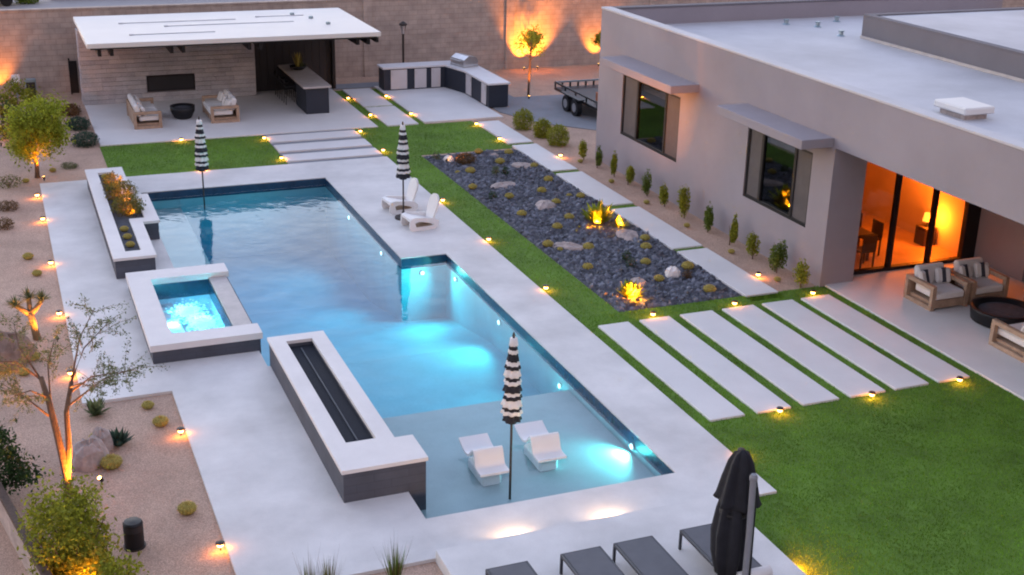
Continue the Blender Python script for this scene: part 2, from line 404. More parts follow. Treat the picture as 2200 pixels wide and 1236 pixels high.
def grass():
    rnd = random.Random(5); mb = MB()
    for (x0, x1, y0, y1) in LAWN:
        y0 = max(y0, 11.5)
        dens = 1500 if y1 < 25 else 800
        for _ in range(int((x1-x0)*(y1-y0)*dens)):
            x, y = rnd.uniform(x0+.01, x1-.01), rnd.uniform(y0+.01, y1-.01)
            if any(a-.01 < x < b+.01 and c-.01 < y < d+.01 for a, b, c, d in SLABS): continue
            a = rnd.uniform(0, 6.283); h = rnd.uniform(.022, .045); w = .007; q = rnd.uniform(-.02, .02); q2 = rnd.uniform(-.02, .02)
            mb.add([(x-w*math.cos(a), y-w*math.sin(a), -.046), (x+w*math.cos(a), y+w*math.sin(a), -.046), (x+q, y+q2, -.046+h)], [(0, 1, 2)])
    o = mb.build('grass', 'blade'); tag(o, 'short green turf blades of the lawn', 'grass', kind='stuff')
grass()
def rock_chips():
    rnd = random.Random(9); mb = MB()
    for _ in range(6500):
        x, y = rnd.uniform(12.74, 15.94), rnd.uniform(24.43, 38.93); s = rnd.choice((.035, .05, .05, .07, .09))*rnd.uniform(.7, 1.3)
        a = rnd.uniform(0, 3.14); ca, sa = math.cos(a), math.sin(a); z = -.055
        vs = []
        for (u, v, w) in ((-1, -.6, 0), (1, -.7, 0), (.8, .7, 0), (-.9, .6, 0), (-.6, -.4, .7), (.6, -.3, .9), (.4, .4, .6), (-.5, .3, .8)):
            u *= s*rnd.uniform(.8, 1.2); v *= s*rnd.uniform(.7, 1.2); w *= s*rnd.uniform(.6, 1.1)
            vs.append((x+u*ca-v*sa, y+u*sa+v*ca, z+w))
        mb.add(vs, [(4, 5, 6, 7), (0, 1, 5, 4), (1, 2, 6, 5), (2, 3, 7, 6), (3, 0, 4, 7)])
    tag(mb.build('slate_chips', 'slate'), 'dark grey slate chips filling the rock bed', 'rock mulch', kind='stuff')
rock_chips()

# ------------------------------------------------------------------ pool
bs = link('pool_basin', None); bs['kind'] = 'structure'; bs['label'] = 'plastered basin of the swimming pool'
def walls(mb, poly, z0, z1):
    n = len(poly)
    for i in range(n):
        (a, b), (c, d) = poly[i], poly[(i+1) % n]
        mb.add([(a, b, z0), (a, b, z1), (c, d, z1), (c, d, z0)], [(0, 1, 2, 3)])
w = MB(); walls(w, POOL, -2.5, -.12); w.build('basin_wall', 'plaster_blue', bs)
MB().add([(x, y, z) for y, z in ((16.9, -1.15), (26.0, -1.15), (32.5, -2.3), (37.6, -2.3)) for x in (3.3, 10.4)], [(0, 1, 3, 2), (2, 3, 5, 4), (4, 5, 7, 6)]).build('basin_floor', 'plaster_blue', bs)
for k, zz in enumerate((-.65, -.90)): B(5.63, 10.19, 21.651+.4*k, 22.05+.4*k, -1.3, zz, .03).build('ledge_step', 'plaster', bs)
t = MB(); walls(t, grow(POOL, -.008), -.30, -.025)
t.build('tile_band', 'tile_blue', bs)
B(5.63, 10.19, 17.16, 21.65, -1.3, -.40, .03).build('tanning_ledge', 'plaster', bs)
B(3.51, 4.62, 29.5, 37.29, -2.4, -.55, .03).build('bench_ledge', 'plaster', bs)
wt = MB().poly(grow(POOL, .004), [], -2.45, -.125).build('pool_water', 'water'); tag(struct(wt), 'still blue water of the swimming pool')

def pool_light(loc, aim, label, power=60, ang=150):
    e = thing('pool_light', label, 'pool light', loc, 0, 'underwater pool lights')
    d = Vector(aim).normalized(); z = Vector((0, 0, 0))
    MB().tube([z, d*.03], .07, 16).build('housing', 'steel', e)
    MB().tube([d*.031, d*.042], .05, 16).build('lens', 'pool_lens', e)
    spot_light(e, tuple(d*.08), tuple(d*2+Vector((0, 0, -.35))), power, ang, .9, .06, (.16, .95, .92))
def build_pool_lights():
    W = (-1, 0, 0)
    for (x, y, z, aim, p, l) in (
        (10.19, 18.75, -.28, W, 60, 'bright white-cyan pool light beside the in-water loungers on the shallow ledge'),
        (10.19, 22.05, -.50, W, 50, 'cyan pool light in the long wall just past the shallow ledge'),
        (10.19, 25.55, -.42, W, 48, 'cyan pool light in the middle of the long pool wall beside the lawn'),
        (10.19, 28.6, -.42, W, 55, 'cyan pool light near the inner corner of the long pool wall'),
        (9.55, 29.39, -.45, (0, -1, 0), 34, 'cyan pool light under the short notch wall of the pool'),
        (8.99, 31.1, -.42, W, 50, 'small cyan pool light beside the white lounge chairs'),
        (8.99, 34.4, -.42, W, 50, 'small cyan pool light in the pool wall closest to the step slabs')):
        pool_light((x, y, z), aim, l, p)
build_pool_lights()

# spa
sp_ = thing('spa', 'raised square spa with pale coping, dark tiled sides and glowing blue water', 'spa', (0, 0, 0))
MB().poly([(2.29, 24.74), (4.49, 24.74), (4.49, 29.23), (2.29, 29.23)], [[(2.75, 25.25), (2.75, 28.65), (4.05, 28.65), (4.05, 25.25)]], -.3, .28).build('wall', 'tile_wall', sp_)
MB().poly([(2.25, 24.70), (4.53, 24.70), (4.53, 25.25), (2.75, 25.25), (2.75, 28.65), (4.53, 28.65), (4.53, 29.27), (2.25, 29.27)], [], .281, .42).build('coping', 'coping', sp_)
B(4.06, 4.46, 25.255, 28.645, .281, .315, .006).build('spillway', 'counter', sp_)
t = MB(); walls(t, [(2.755, 25.255), (4.045, 25.255), (4.045, 28.645), (2.755, 28.645)], -.75, .28); t.build('basin_wall', 'spa_plaster', sp_)
t = MB(); walls(t, [(2.762, 25.262), (4.038, 25.262), (4.038, 28.638), (2.762, 28.638)], -.10, .279); t.build('tile_band', 'tile_blue', sp_)
B(2.75, 4.05, 25.25, 28.65, -.9, -.75).build('basin_floor', 'spa_plaster', sp_)
B(2.77, 4.03, 25.27, 25.75, -.75, -.22, .02).build('bench', 'spa_plaster', sp_)
B(2.77, 3.2, 25.76, 28.63, -.75, -.22, .02).build('bench', 'spa_plaster', sp_)
def spa_water():
    rnd = random.Random(3); nx, ny = 40, 100; mb = MB(); x0, x1, y0, y1 = 2.752, 4.048, 25.252, 28.648
    from mathutils import noise
    vs = []
    for j in range(ny+1):
        for i in range(nx+1):
            x = x0+(x1-x0)*i/nx; y = y0+(y1-y0)*j/ny
            d = math.exp(-((x-3.45)**2+(y-26.9)**2)/.6)
            z = .10+.010*noise.noise((x*4, y*4, 0))+.035*d*noise.noise((x*9, y*9, 3))
            vs.append((x, y, z))
    fs = [(j*(nx+1)+i, j*(nx+1)+i+1, (j+1)*(nx+1)+i+1, (j+1)*(nx+1)+i) for j in range(ny) for i in range(nx)]
    mb.add(vs, fs); mb.build('spa_surface', 'spa_water', sp_, smooth=True)
spa_water()
for (x, y, z, aim, l, pw) in ((4.03, 26.6, -.42, (-1, 0, .25), 'white glowing light in the inner wall of the raised spa beside the spillway', 60), (2.80, 27.3, -.12, (1, 0, -.2), 'white glowing light in the inner wall of the raised spa opposite the spillway', 40)):
    pool_light((x, y, z), aim, l, pw, 160)
def foam():
    rnd = random.Random(4); mb = MB()
    for _ in range(1500):
        cx, cy_ = rnd.choice(((3.35, 27.15), (3.55, 26.35)))
        x, y = rnd.gauss(cx, .17), rnd.gauss(cy_, .24)
        if 2.8 < x < 4.0 and 25.3 < y < 28.6:
            r = rnd.uniform(.012, .035); n = 6
            mb.add([(x+r*math.cos(k*6.283/n), y+r*math.sin(k*6.283/n), .118) for k in range(n)]+[(x, y, .118+r*.6)], [(k, (k+1) % n, n) for k in range(n)])
    mb.build('foam', 'foam', sp_, smooth=True)['kind'] = 'stuff'
foam()

# raised planter
pl = thing('raised_planter', 'long raised planter with pale coping and grey sides at the pool head', 'planter')
PO = [(2.10, 30.07), (3.03, 30.07), (3.03, 32.8), (3.46, 32.8), (3.46, 35.3), (3.08, 35.3), (3.08, 38.33), (2.10, 38.33)]
PI_ = [(2.38, 30.5), (2.77, 30.5), (2.77, 33.12), (3.16, 33.12), (3.16, 35.0), (2.85, 35.0), (2.85, 37.9), (2.38, 37.9)]
MB().poly(PO, [PI_[::-1]], -.6, .46).build('wall', 'tile_wall', pl)
MB().poly(grow(PO, .035), [grow(PI_, -.01)[::-1]], .461, .53).build('coping', 'coping', pl)
MB().poly(PI_, [], .2, .44).build('gravel_fill', 'slate_base', pl)
# fire trough
ft = thing('fire_trough', 'long fire trough with pale coping and grey tiled sides between deck and pool', 'fire trough')
FO = [(4.51, 18.07), (5.93, 18.07), (5.93, 18.88), (5.61, 18.88), (5.61, 23.93), (4.51, 23.93)]
FI = [(4.79, 18.98), (5.34, 18.98), (5.34, 23.65), (4.79, 23.65)]
MB().poly(FO, [FI[::-1]], -.9, .54).build('wall', 'tile_wall', ft)
MB().poly(grow(FO, .03), [grow(FI, -.01)[::-1]], .541, .61).build('coping', 'coping', ft)
MB().poly(FI, [], .2, .47).build('glass_fill', 'glass_pebble', ft)
MB().tube([(5.065, 19.2, .50), (5.065, 23.45, .50)], .014, 8).build('burner_pipe', 'pipe_dark', ft)
for (x, y, z, l) in ((5.64, 20.9, .28, 'second'), (5.64, 22.2, .28, 'third'), (5.64, 23.2, .28, 'far')):
    MB().tube([(x-.03, y, z), (x+.09, y, z-.02)], .03, 8).build('scupper', 'bronze', ft)

# ------------------------------------------------------------------ walls of the lot
def boundary_wall(name, label, p, q, h, th=.2, material='block_wall'):
    e = thing(name, label, 'wall', (p[0], p[1], 0), math.atan2(q[1]-p[1], q[0]-p[0])); L = math.hypot(q[0]-p[0], q[1]-p[1])
    B(0, L, 0, th, -.3, h).build('wall_body', material, e); B(-.02, L+.02, -.03, th+.03, h+.001, h+.07, .01).build('cap', material, e)
    return e
bw = boundary_wall('boundary_wall', 'tall tan block wall behind the pavilion, lit by amber uplights', (-40, 52.2), (60, 52.2), 3.14)
for x in (14.6, 21.0, 28.0, 38.0):
    B(x+40-.2, x+40+.2, -.07, -.001, -.2, 3.2, .01).build('pilaster', 'block_wall', bw)
boundary_wall('garden_wall', 'low brown garden wall with a pale cap in the bottom corner by the green bush', (-1.67, 24.0), (.75, 12.0), .52, .07, 'wall_brown').children[1].data.materials[0] = MATS['boulder']

# ------------------------------------------------------------------ pavilion
pv = thing('pavilion', 'open garden pavilion with flat white roof, stone wall and black back wall', 'pavilion', (0, 0, 0))
core = B(2.92, 9.33, 49.62, 50.3, -.1, 2.78).build('stone_wall', 'stucco_dark', pv)
def stone_veneer():
    rnd = random.Random(11); metas = {}
    z = .0; row = 0
    while z < 2.7:
        h = .165 if z+.17 < 2.72 else 2.76-z
        x = 2.90
        while x < 9.30:
            ww = rnd.choice((.5, .7, .9, 1.1))
            if x+ww > 9.1: ww = 9.33-x
            x1 = x+ww
            # leave the fireplace opening free
            segs = [(x, x1)]
            if z+h > .36 and z < .98:
                segs = [(a, b) for a, b in ((x, min(x1, 5.2)), (max(x, 7.0), x1)) if b-a > .06]
            for a, b in segs:
                d = rnd.uniform(0, .022)
                B(a+.004, b-.004, 49.57-d, 49.619, z+.004, z+h-.004, .006).build('stone', rnd.choice(('stone', 'stone2', 'stone3')), core)
            x = x1
        # return face of the wall end
        y = 49.63
        while y < 50.28:
            d = rnd.uniform(0, .02); y1 = min(y+rnd.choice((.3, .4)), 50.3)
            B(2.87-d, 2.919, y+.004, y1-.004, z+.004, z+h-.004, .006).build('stone', rnd.choice(('stone', 'stone2', 'stone3')), core); y = y1
        z += h; row += 1
stone_veneer()
fp = B(5.22, 6.98, 49.56, 49.616, .38, .96, .01).build('fireplace', 'black_metal', pv); B(5.27, 6.93, 49.552, 49.559, .43, .91).build('firebox_glass', 'dark_panel', fp)
fp['label'] = 'long black linear fireplace set in the stone wall'
bkw = B(9.335, 12.62, 50.25, 50.45, -.1, 2.78).build('black_wall', 'black_metal', pv)
for i in range(11): B(9.35+i*.297, 9.35+i*.297+.288, 50.225, 50.249, .0, 2.77, .004).build('board', 'dark_panel', bkw)
rf = B(2.88, 13.12, 45.15, 51.25, 2.86, 3.02, .01).build('roof', 'roof_white', pv)
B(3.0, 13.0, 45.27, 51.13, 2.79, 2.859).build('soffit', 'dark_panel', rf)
for (x0, x1, y) in ((4.4, 8.6, 49.2), (5.9, 10.6, 48.2), (4.5, 7.4, 46.6), (9.5, 11.3, 49.6)):
    MB().tube([(x0, y, 3.03), (x1, y, 3.03)], .016, 6).build('conduit', 'membrane', rf)
    B(x0-.08, x0+.08, y-.08, y+.08, 3.021, 3.055, .01).build('conduit_box', 'membrane', rf)
for (x, y) in ((11.7, 47.3), (11.4, 48.8), (10.9, 49.8)): MB().lathe([(.09, 0), (.09, .08), (.05, .1)], 12, (x, y, 3.02)).build('roof_vent', 'grey_metal', rf)
for x in (3.5, 5.9, 8.6, 12.55):
    for dx in (-.2, .2):
        B(x+dx-.06, x+dx+.06, 45.5, 50.2, 2.52, 2.789, .006).build('beam', 'black_metal', pv)
B(13.0, 13.1, 45.4, 50.2, 2.60, 2.789).build('edge_beam', 'black_metal', pv)
B(12.5, 12.62, 50.0, 50.2, 0, 2.52).build('post', 'black_metal', pv); B(2.93, 3.05, 50.31, 50.45, 0, 2.78).build('post', 'black_metal', pv)

# gate beside the pavilion
gt = thing('side_gate', 'tall black panel gate standing beside the stone pavilion wall', 'gate', (2.62, 51.6, 0))
B(0, .25, 0, .05, .05, 1.3, .006).build('gate_panel', 'black_metal', gt); B(-.06, 0, -.01, .06, 0, 1.4).build('gate_post', 'black_metal', gt)
for n_, x, y, mt_, l in (('utility_box', .62, 51.5, 'white_resin', 'small white utility box on a post before the boundary wall'), ('utility_meter', 1.12, 51.3, 'grey_metal', 'grey electrical meter cabinet on the gravel before the boundary wall')):
    e = thing(n_, l, 'utility box', (x, y, -.06))
    if mt_ == 'white_resin':
        B(-.03, .03, -.03, .03, 0, .62).build('post', 'grey_metal', e); B(-.15, .15, -.1, .1, .6, .95, .02).build('cabinet', mt_, e)
    else:
        B(-.2, .2, -.12, .12, 0, .82, .02).build('cabinet', mt_, e); B(-.16, .16, -.135, -.121, .12, .7, .005).build('door', 'bronze', e)

# ------------------------------------------------------------------ furniture builders
def arm_loop(mb, x0, x1, y0, y1, z0, z1, t):     # rectangular open side frame lying in a plane x0..x1
    mb.box(x0, x1, y0, y1, z0, z0+t, .008).box(x0, x1, y0, y1, z1-t, z1, .008)
    mb.box(x0, x1, y0, y0+t, z0+t, z1-t).box(x0, x1, y1-t, y1, z0+t, z1-t)
def sofa(name, label, cat, loc, rz, width, depth=.92, seats=2, pillows='white', group=None, striped=False):
    # local: seat opens towards -Y, width along X
    e = thing(name, label, cat, loc, rz, group); W = width/2; D = depth/2
    for s in (-1, 1):
        mb = MB(); x0, x1 = sorted((s*W, s*(W-.11))); arm_loop(mb, x0, x1, -D, D, 0, .60, .10)
        mb.build('arm_frame', 'teak', e)
    B(-W+.112, W-.112, -D+.02, -D+.07, .05, .24, .006).build('front_rail', 'teak', e)
    B(-W+.112, W-.112, D-.07, D-.02, .05, .60, .006).build('back_rail', 'teak', e)
    B(-W+.112, W-.112, -D+.072, D-.072, .10, .17).build('seat_base', 'teak', e)
    sw = (width-.25)/seats
    for i in range(seats):
        x0 = -W+.125+i*sw
        B(x0+.008, x0+sw-.008, -D+.01, D-.2, .245, .42, .035).build('seat_cushion', 'cushion', e)
        mb = MB(); mb.box(x0+.01, x0+sw-.01, -.09, .09, 0, .44, .05)
        o = mb.build('back_cushion', 'cushion', e, loc=(0, D-.22, .40)); o.rotation_euler.x = math.radians(-14)
    k = max(2, seats)
    for i in range(k):
        x = -W+.30+(width-.6)*i/max(1, k-1)
        o = B(-.2, .2, -.06, .06, 0, .36, .05).build('pillow', 'cushion' if (not striped) else 'cushion', e, loc=(x, D-.42, .425))
        o.rotation_euler = (math.radians(-22), 0, math.radians(10*(-1)**i))
        if striped: B(-.05, .05, -.064, .064, .01, .365, .004).build('stripe', 'cushion_dark', o)
    return e
sofa('outdoor_sofa', 'teak-framed sofa with pale cushions before the stone wall, closer to the garden gate', 'sofa', (4.68, 46.3, 0), math.radians(90), 2.3, .95, 3, group='teak sofas under the pavilion')
sofa('outdoor_sofa', 'teak-framed sofa with pale cushions before the stone wall, closer to the bar', 'sofa', (7.38, 46.3, 0), math.radians(-90), 2.0, 1.0, 3, group='teak sofas under the pavilion')
sofa('club_chair', 'teak club chair with striped pillow at the fire pit, closer to the paver path', 'armchair', (20.1, 22.48, 0), 0, 1.08, 1.0, 1, group='teak club chairs round the fire pit', striped=True)
sofa('club_chair', 'teak club chair with striped pillow at the fire pit, beside the dark door', 'armchair', (21.26, 22.48, 0), 0, 1.08, 1.0, 1, group='teak club chairs round the fire pit', striped=True)
sofa('club_chair', 'teak club chair cut by the picture edge in front of the fire pit', 'armchair', (20.05, 19.4, 0), math.radians(180), 1.1, 1.15, 1, group='teak club chairs round the fire pit')
sofa('club_chair', 'teak club chair beyond the round fire pit at the picture edge', 'armchair', (22.6, 21.2, 0), math.radians(-90), 1.1, 1.0, 1, group='teak club chairs round the fire pit')
fb = thing('fire_bowl', 'round black fire bowl between the two pavilion sofas', 'fire bowl', (6.05, 46.45, 0))
MB().lathe([(.24, 0), (.31, .04), (.43, .28), (.44, .46), (.37, .46), (.34, .38)], 32).build('bowl', 'black_metal', fb, smooth=True)
MB().lathe([(.35, .37), (.30, .40), (.05, .41)], 20).build('lava_rock', 'slate_base', fb)
fp2 = thing('fire_pit', 'large round black fire pit among the club chairs on the house patio', 'fire pit', (20.75, 20.95, 0))
MB().lathe([(.62, 0), (.70, .04), (.74, .3), (.74, .34), (.63, .34), (.60, .26)], 40).build('bowl', 'black_metal', fp2, smooth=True)
MB().lathe([(.62, .25), (.5, .27), (.05, .28)], 24).build('lava_rock', 'slate_base', fp2)

# bar
br = thing('bar_counter', 'dark bar counter with a long stone top running out from the black wall', 'bar counter', (0, 0, 0))
B(10.42, 11.28, 45.78, 47.4, 0, .96, .01).build('counter_base', 'navy_panel', br)
B(10.9, 11.28, 47.401, 50.1, 0, .96, .01).build('counter_back', 'navy_panel', br)
B(10.32, 11.36, 45.68, 50.15, .961, 1.04, .01).build('counter_top', 'counter', br)
def bar_stool(x, y, label):
    e = thing('bar_stool', label, 'bar stool', (x, y, 0), 0, 'bar stools tucked under the counter')
    for sx in (-1, 1):
        for sy_ in (-1, 1):
            MB().tube([(sx*.2, sy_*.2, 0), (sx*.16, sy_*.16, .66)], .012, 6).build('leg', 'black_metal', e)
    B(-.19, .19, -.19, .19, .661, .70, .01).build('seat', 'dark_panel', e)
    mb = MB()
    for s in (-1, 1): mb.tube([(-.17, s*.16, .68), (-.22, s*.16, .92)], .011, 6)
    mb.box(-.24, -.20, -.18, .18, .84, .93, .008); mb.build('backrest', 'black_metal', e)
    mb = MB()
    for s in (-1, 1): mb.tube([(s*.185, -.185, .25), (s*.185, .185, .25)], .009, 6)
    mb.build('footrest', 'black_metal', e)
bar_stool(10.25, 47.75, 'thin black bar stool at the bar, closest to the dark end panel'); bar_stool(10.25, 48.5, 'thin black bar stool in the middle of the bar'); bar_stool(10.25, 49.25, 'thin black bar stool at the bar beside the black wall')
bp_ = thing('bowl_planter', 'dark bowl with yellow-green spiky plant standing on the bar', 'potted plant', (10.88, 49.0, 1.041))
MB().lathe([(.18, 0), (.27, .06), (.33, .15), (.30, .15), (.24, .11)], 20).build('bowl', 'black_metal', bp_, smooth=True)
def spikes(n, h, spread, rnd, w=.03, base_r=.05, droop=.0):
    mb = MB()
    for _ in range(n):
        a = rnd.uniform(0, 6.283); t_ = rnd.uniform(0, spread); L = h*rnd.uniform(.6, 1)
        d = Vector((math.cos(a)*math.sin(t_), math.sin(a)*math.sin(t_), math.cos(t_))); b0 = Vector((math.cos(a)*base_r*rnd.random(), math.sin(a)*base_r*rnd.random(), 0))
        u = Vector((-math.sin(a), math.cos(a), 0))*w*.5
        mid = b0+d*L*.5; tip = b0+d*L-Vector((0, 0, droop*L))
        mb.add([b0-u, b0+u, mid+u*1.1, tip, mid-u*1.1], [(0, 1, 2, 4), (4, 2, 3)])
    return mb
spikes(40, .62, .5, random.Random(1), .05, .1).build('spiky_plant', 'cactus_gold', bp_, loc=(0, 0, .12))
spikes(25, .3, 1.2, random.Random(2), .04, .1).build('filler_plant', 'leaf_grey', bp_, loc=(.12, 0, .12))

# outdoor kitchen
kt = thing('outdoor_kitchen', 'L-shaped outdoor kitchen with pale counter, white cabinet panels and dark ends', 'outdoor kitchen', (0, 0, 0))
B(14.34, 16.9, 49.0, 49.75, 0, .86).build('cabinet_run', 'navy_panel', kt)
B(17.3, 18.1, 45.0, 47.6, 0, .86).build('cabinet_run', 'navy_panel', kt)
MB().poly([(16.901, 49.0), (17.3, 47.601), (18.1, 47.601), (18.1, 49.75), (16.901, 49.75)], [], 0, .86).build('corner_cabinet', 'navy_panel', kt)
MB().poly([(14.28, 48.95), (16.88, 48.95), (17.24, 47.6), (17.24, 44.94), (18.16, 44.94), (18.16, 49.8), (14.28, 49.8)], [], .861, .93).build('counter_top', 'counter_white', kt)
for (a, b, mt_) in ((14.62, 15.3, 'cabinet'), (15.62, 16.12, 'cabinet'), (16.33, 16.72, 'cabinet')):
    o = B(a, b, 48.975, 48.999, .04, .82, .006).build('cabinet_door', mt_, kt); B(a+.06, a+.08, 48.955, 48.974, .6, .75).build('handle', 'steel', o)
for (a, b, mt_) in ((45.25, 45.75, 'cabinet'), (46.9, 47.5, 'cabinet')):
    o = B(17.275, 17.299, a, b, .04, .82, .006).build('cabinet_door', mt_, kt); B(17.255, 17.274, a+.06, a+.08, .6, .75).build('handle', 'steel', o)
gr = thing('grill', 'stainless hooded barbecue grill on the corner of the outdoor kitchen', 'grill', (17.62, 48.65, .931), math.radians(-75))
B(-.5, .5, -.36, .36, 0, .10, .02).build('firebox', 'steel', gr)
MB().prism([(-.36, .101), (.36, .101), (.36, .24), (.22, .40), (-.1, .44), (-.33, .30)], -.46, .46).build('hood', 'steel', gr)
for o in gr.children:
    if o.name.startswith('hood'): o.rotation_euler.z = math.radians(90); o['label'] = 'curved stainless lid of the grill'
MB().tube([(-.36, -.44, .26), (.36, -.44, .26)], .018, 8).build('handle', 'steel', gr)
# lamp post and utility items
lp = thing('lamp_post', 'slender dark lamp post with a lantern head behind the outdoor kitchen', 'lamp post', (15.83, 51.2, -.06))
MB().tube([(0, 0, 0), (0, 0, 1.9)], .045, 10).build('post', 'bronze', lp)
for a in range(4):
    MB().tube([(.05*math.cos(a*1.571+.785), .05*math.sin(a*1.571+.785), 1.9), (.13*math.cos(a*1.571+.785), .13*math.sin(a*1.571+.785), 2.28)], .012, 6).build('bracket', 'bronze', lp)
MB().lathe([(.07, 1.93), (.11, 2.26)], 12).build('lantern_glass', 'counter', lp); MB().lathe([(.17, 2.28), (.17, 2.33), (.06, 2.42), (.01, 2.44)], 16).build('cap', 'bronze', lp)

# ------------------------------------------------------------------ house
hs = thing('house', 'modern grey stucco house with flat white roofs and warmly lit sliding doors', 'house', (0, 0, 0))
HX = 18.1
def face_wall(x0, x1, ya, yb, za, zb, openings):     # wall slab with rectangular openings given as (y0,y1,z0,z1)
    mb = MB(); ys = sorted({ya, yb, *[o[0] for o in openings], *[o[1] for o in openings]})
    for y0, y1 in zip(ys, ys[1:]):
        ops = sorted([(o[2], o[3]) for o in openings if o[0] <= y0 and o[1] >= y1]); z = za
        for a, b in ops:
            mb.box(x0, x1, y0, y1, z, a); z = b
        mb.box(x0, x1, y0, y1, z, zb)
    return mb
W1 = (31.75, 35.42, 1.18, 3.10); W2 = (25.15, 28.08, 1.22, 3.12)
face_wall(HX, HX+.3, 24.3, 37.15, -.2, 4.84, [W1, W2]).build('wall', 'stucco', hs)
B(HX, HX+.3, 8, 24.299, 3.45, 4.84).build('patio_beam', 'stucco', hs)
B(HX+.301, 19.06, 24.3, 24.62, -.2, 3.449).build('column', 'stucco', hs)
B(HX+.301, 34, 36.85, 37.15, -.2, 4.84).build('wall', 'stucco', hs)
B(HX+.301, 33, 8, 36.849, 3.46, 3.75).build('roof_slab', 'stucco_dark', hs)
rm = B(HX+.302, 33.5, 8, 36.848, 3.76, 4.32).build('roof', 'membrane', hs)
B(HX-.02, HX+.32, 8, 37.17, 4.841, 4.90, .008).build('parapet_cap', 'membrane', hs)
B(HX+.33, 34, 36.83, 37.17, 4.841, 4.90, .008).build('parapet_cap', 'stucco_dark', hs)
# upper block
ub = B(24.95, 33.4, 16, 32.85, 4.33, 5.02).build('upper_block', 'stucco_dark', hs)
B(24.93, 33.4, 15.98, 32.87, 4.325, 4.41).build('flashing', 'counter', hs)
for (x0, x1, y0, y1) in ((24.93, 25.18, 15.98, 32.87), (25.181, 33.4, 32.6, 32.87)): B(x0, x1, y0, y1, 5.021, 5.07, .006).build('parapet_cap', 'stucco_dark', hs)
B(25.19, 33.4, 16, 32.59, 5.021, 5.03).build('upper_roof', 'membrane', hs)
for (x, y, z) in ((24.16, 35.8, 4.321), (24.9, 35.1, 4.321), (26.2, 35.9, 4.321), (24.6, 33.4, 4.321)):
    MB().lathe([(.14, 0), (.07, .05), (.06, .12), (.09, .13), (.09, .17)], 12, (x, y, z)).build('vent_pipe', 'grey_metal', hs)
MB().lathe([(.14, 0), (.14, .35), (.2, .36), (.2, .45), (.05, .5)], 14, (30.5, 31.6, 5.031)).build('roof_flue', 'terracotta', hs)
rv = B(20.38, 21.02, 22.73, 23.57, 4.321, 4.45).build('roof_curb', 'boulder', hs)
B(20.27, 21.13, 22.6, 23.7, 4.451, 4.62, .03).build('curb_cap', 'roof_white', rv)
# awnings
for (y0, y1) in ((30.75, 35.3), (24.38, 28.25)):
    aw = B(17.2, HX-.001, y0, y1, 3.45, 3.68, .012).build('awning_slab', 'stucco', hs)
def window(op, ga, gb):
    y0, y1, z0, z1 = op
    f = MB(); t_ = .07
    f.box(HX+.03, HX+.14, y0, y1, z0, z0+t_).box(HX+.03, HX+.14, y0, y1, z1-t_, z1).box(HX+.03, HX+.14, y0, y0+t_, z0+t_, z1-t_).box(HX+.03, HX+.14, y1-t_, y1, z0+t_, z1-t_)
    f.box(HX+.03, HX+.14, ga-.05, ga+.05, z0+t_, z1-t_).box(HX+.03, HX+.14, gb-.05, gb+.05, z0+t_, z1-t_)
    w_ = f.build('window', 'black_metal', hs)
    B(HX+.075, HX+.087, ga+.051, gb-.051, z0+t_, z1-t_).build('pane', 'window_glass', w_)
    for a, b in ((y0+t_, ga-.05), (gb+.05, y1-t_)):
        B(HX+.06, HX+.10, a, b, z0+t_, z1-t_).build('side_screen', 'screen_brown', w_)
    B(HX+.002, HX+.029, y0, y1, z0+.001, z0+.025).build('sill', 'black_metal', w_)
    B(HX+.20, HX+.23, ga+.05, gb-.05, z1-.35, z1-.02).build('roller_blind', 'counter', w_)
    return w_
window(W1, 32.65, 34.45)['label'] = 'dark framed window beside the house corner'
window(W2, 25.9, 27.38)['label'] = 'dark framed window beside the lit sliding doors'
dk = MB(); dk.box(18.9, 18.98, 24.63, 36.8, 0, 3.45).box(18.402, 18.899, 24.63, 36.8, 0, .02).box(18.402, 18.899, 29.9, 30.0, .02, 3.45); dk.build('light_partition', 'dark_room', hs)  # added dark partition, keeps the lit room's light out of the windows
# sliding door wall, room behind
DY = 24.7
dm = MB(); zt = 3.0
DX = [19.10, 20.42, 21.64, 22.72]
dm.box(19.062, 23.1, DY-.05, DY+.1, 0, .09).box(19.062, 23.1, DY-.05, DY+.1, zt, zt+.12)
for x in DX: dm.box(x-.045, x+.045, DY-.05, DY+.1, .09, zt)
dm.box(22.766, 23.1, DY-.05, DY+.1, .09, zt)
sdoor = dm.build('sliding_door', 'black_metal', hs)
for a, b in zip(DX, DX[1:]): B(a+.046, b-.046, DY+.02, DY+.032, .09, zt).build('pane', 'door_glass', sdoor)
B(19.062, 23.1, DY-.05, DY+.1, 3.121, 3.455).build('door_header', 'stucco', hs)
B(23.101, 23.4, 22.9, 24.8, 0, 3.455).build('wall', 'stucco', hs)
sd2 = B(23.25, 23.35, 8, 22.899, .08, 3.2).build('side_door', 'black_metal', hs)
for i in range(6): B(23.235, 23.249, 21.4-i*1.5-.0, 22.75-i*1.5, .18, 3.1).build('pane', 'window_glass', sd2)
B(23.1, 23.4, 8, 22.899, 3.201, 3.455).build('wall', 'stucco', hs)
B(18.99, 27, 24.81, 29.5, -.1, .0).build('room_floor', 'interior_floor', hs)
B(18.99, 27, 29.501, 29.7, 0, 3.44).build('room_wall', 'interior_wall', hs); B(26.8, 27, 24.81, 29.5, .0, 3.44).build('room_wall', 'interior_wall', hs)
B(23.41, 26.8, 24.81, 24.9, .0, 3.44).build('room_wall', 'interior_wall', hs)
B(23.0, 23.1, 24.81, 29.5, 0, 3.44).build('room_wall', 'interior_wall', hs)
gl = thing('floor_lamp', 'amber table lamp glowing against the wall inside the sliding doors', 'lamp', (22.72, 26.15, 0))
B(-.2, .2, -.2, .2, 0, .5, .01).build('lamp_table', 'wood_dark', gl)
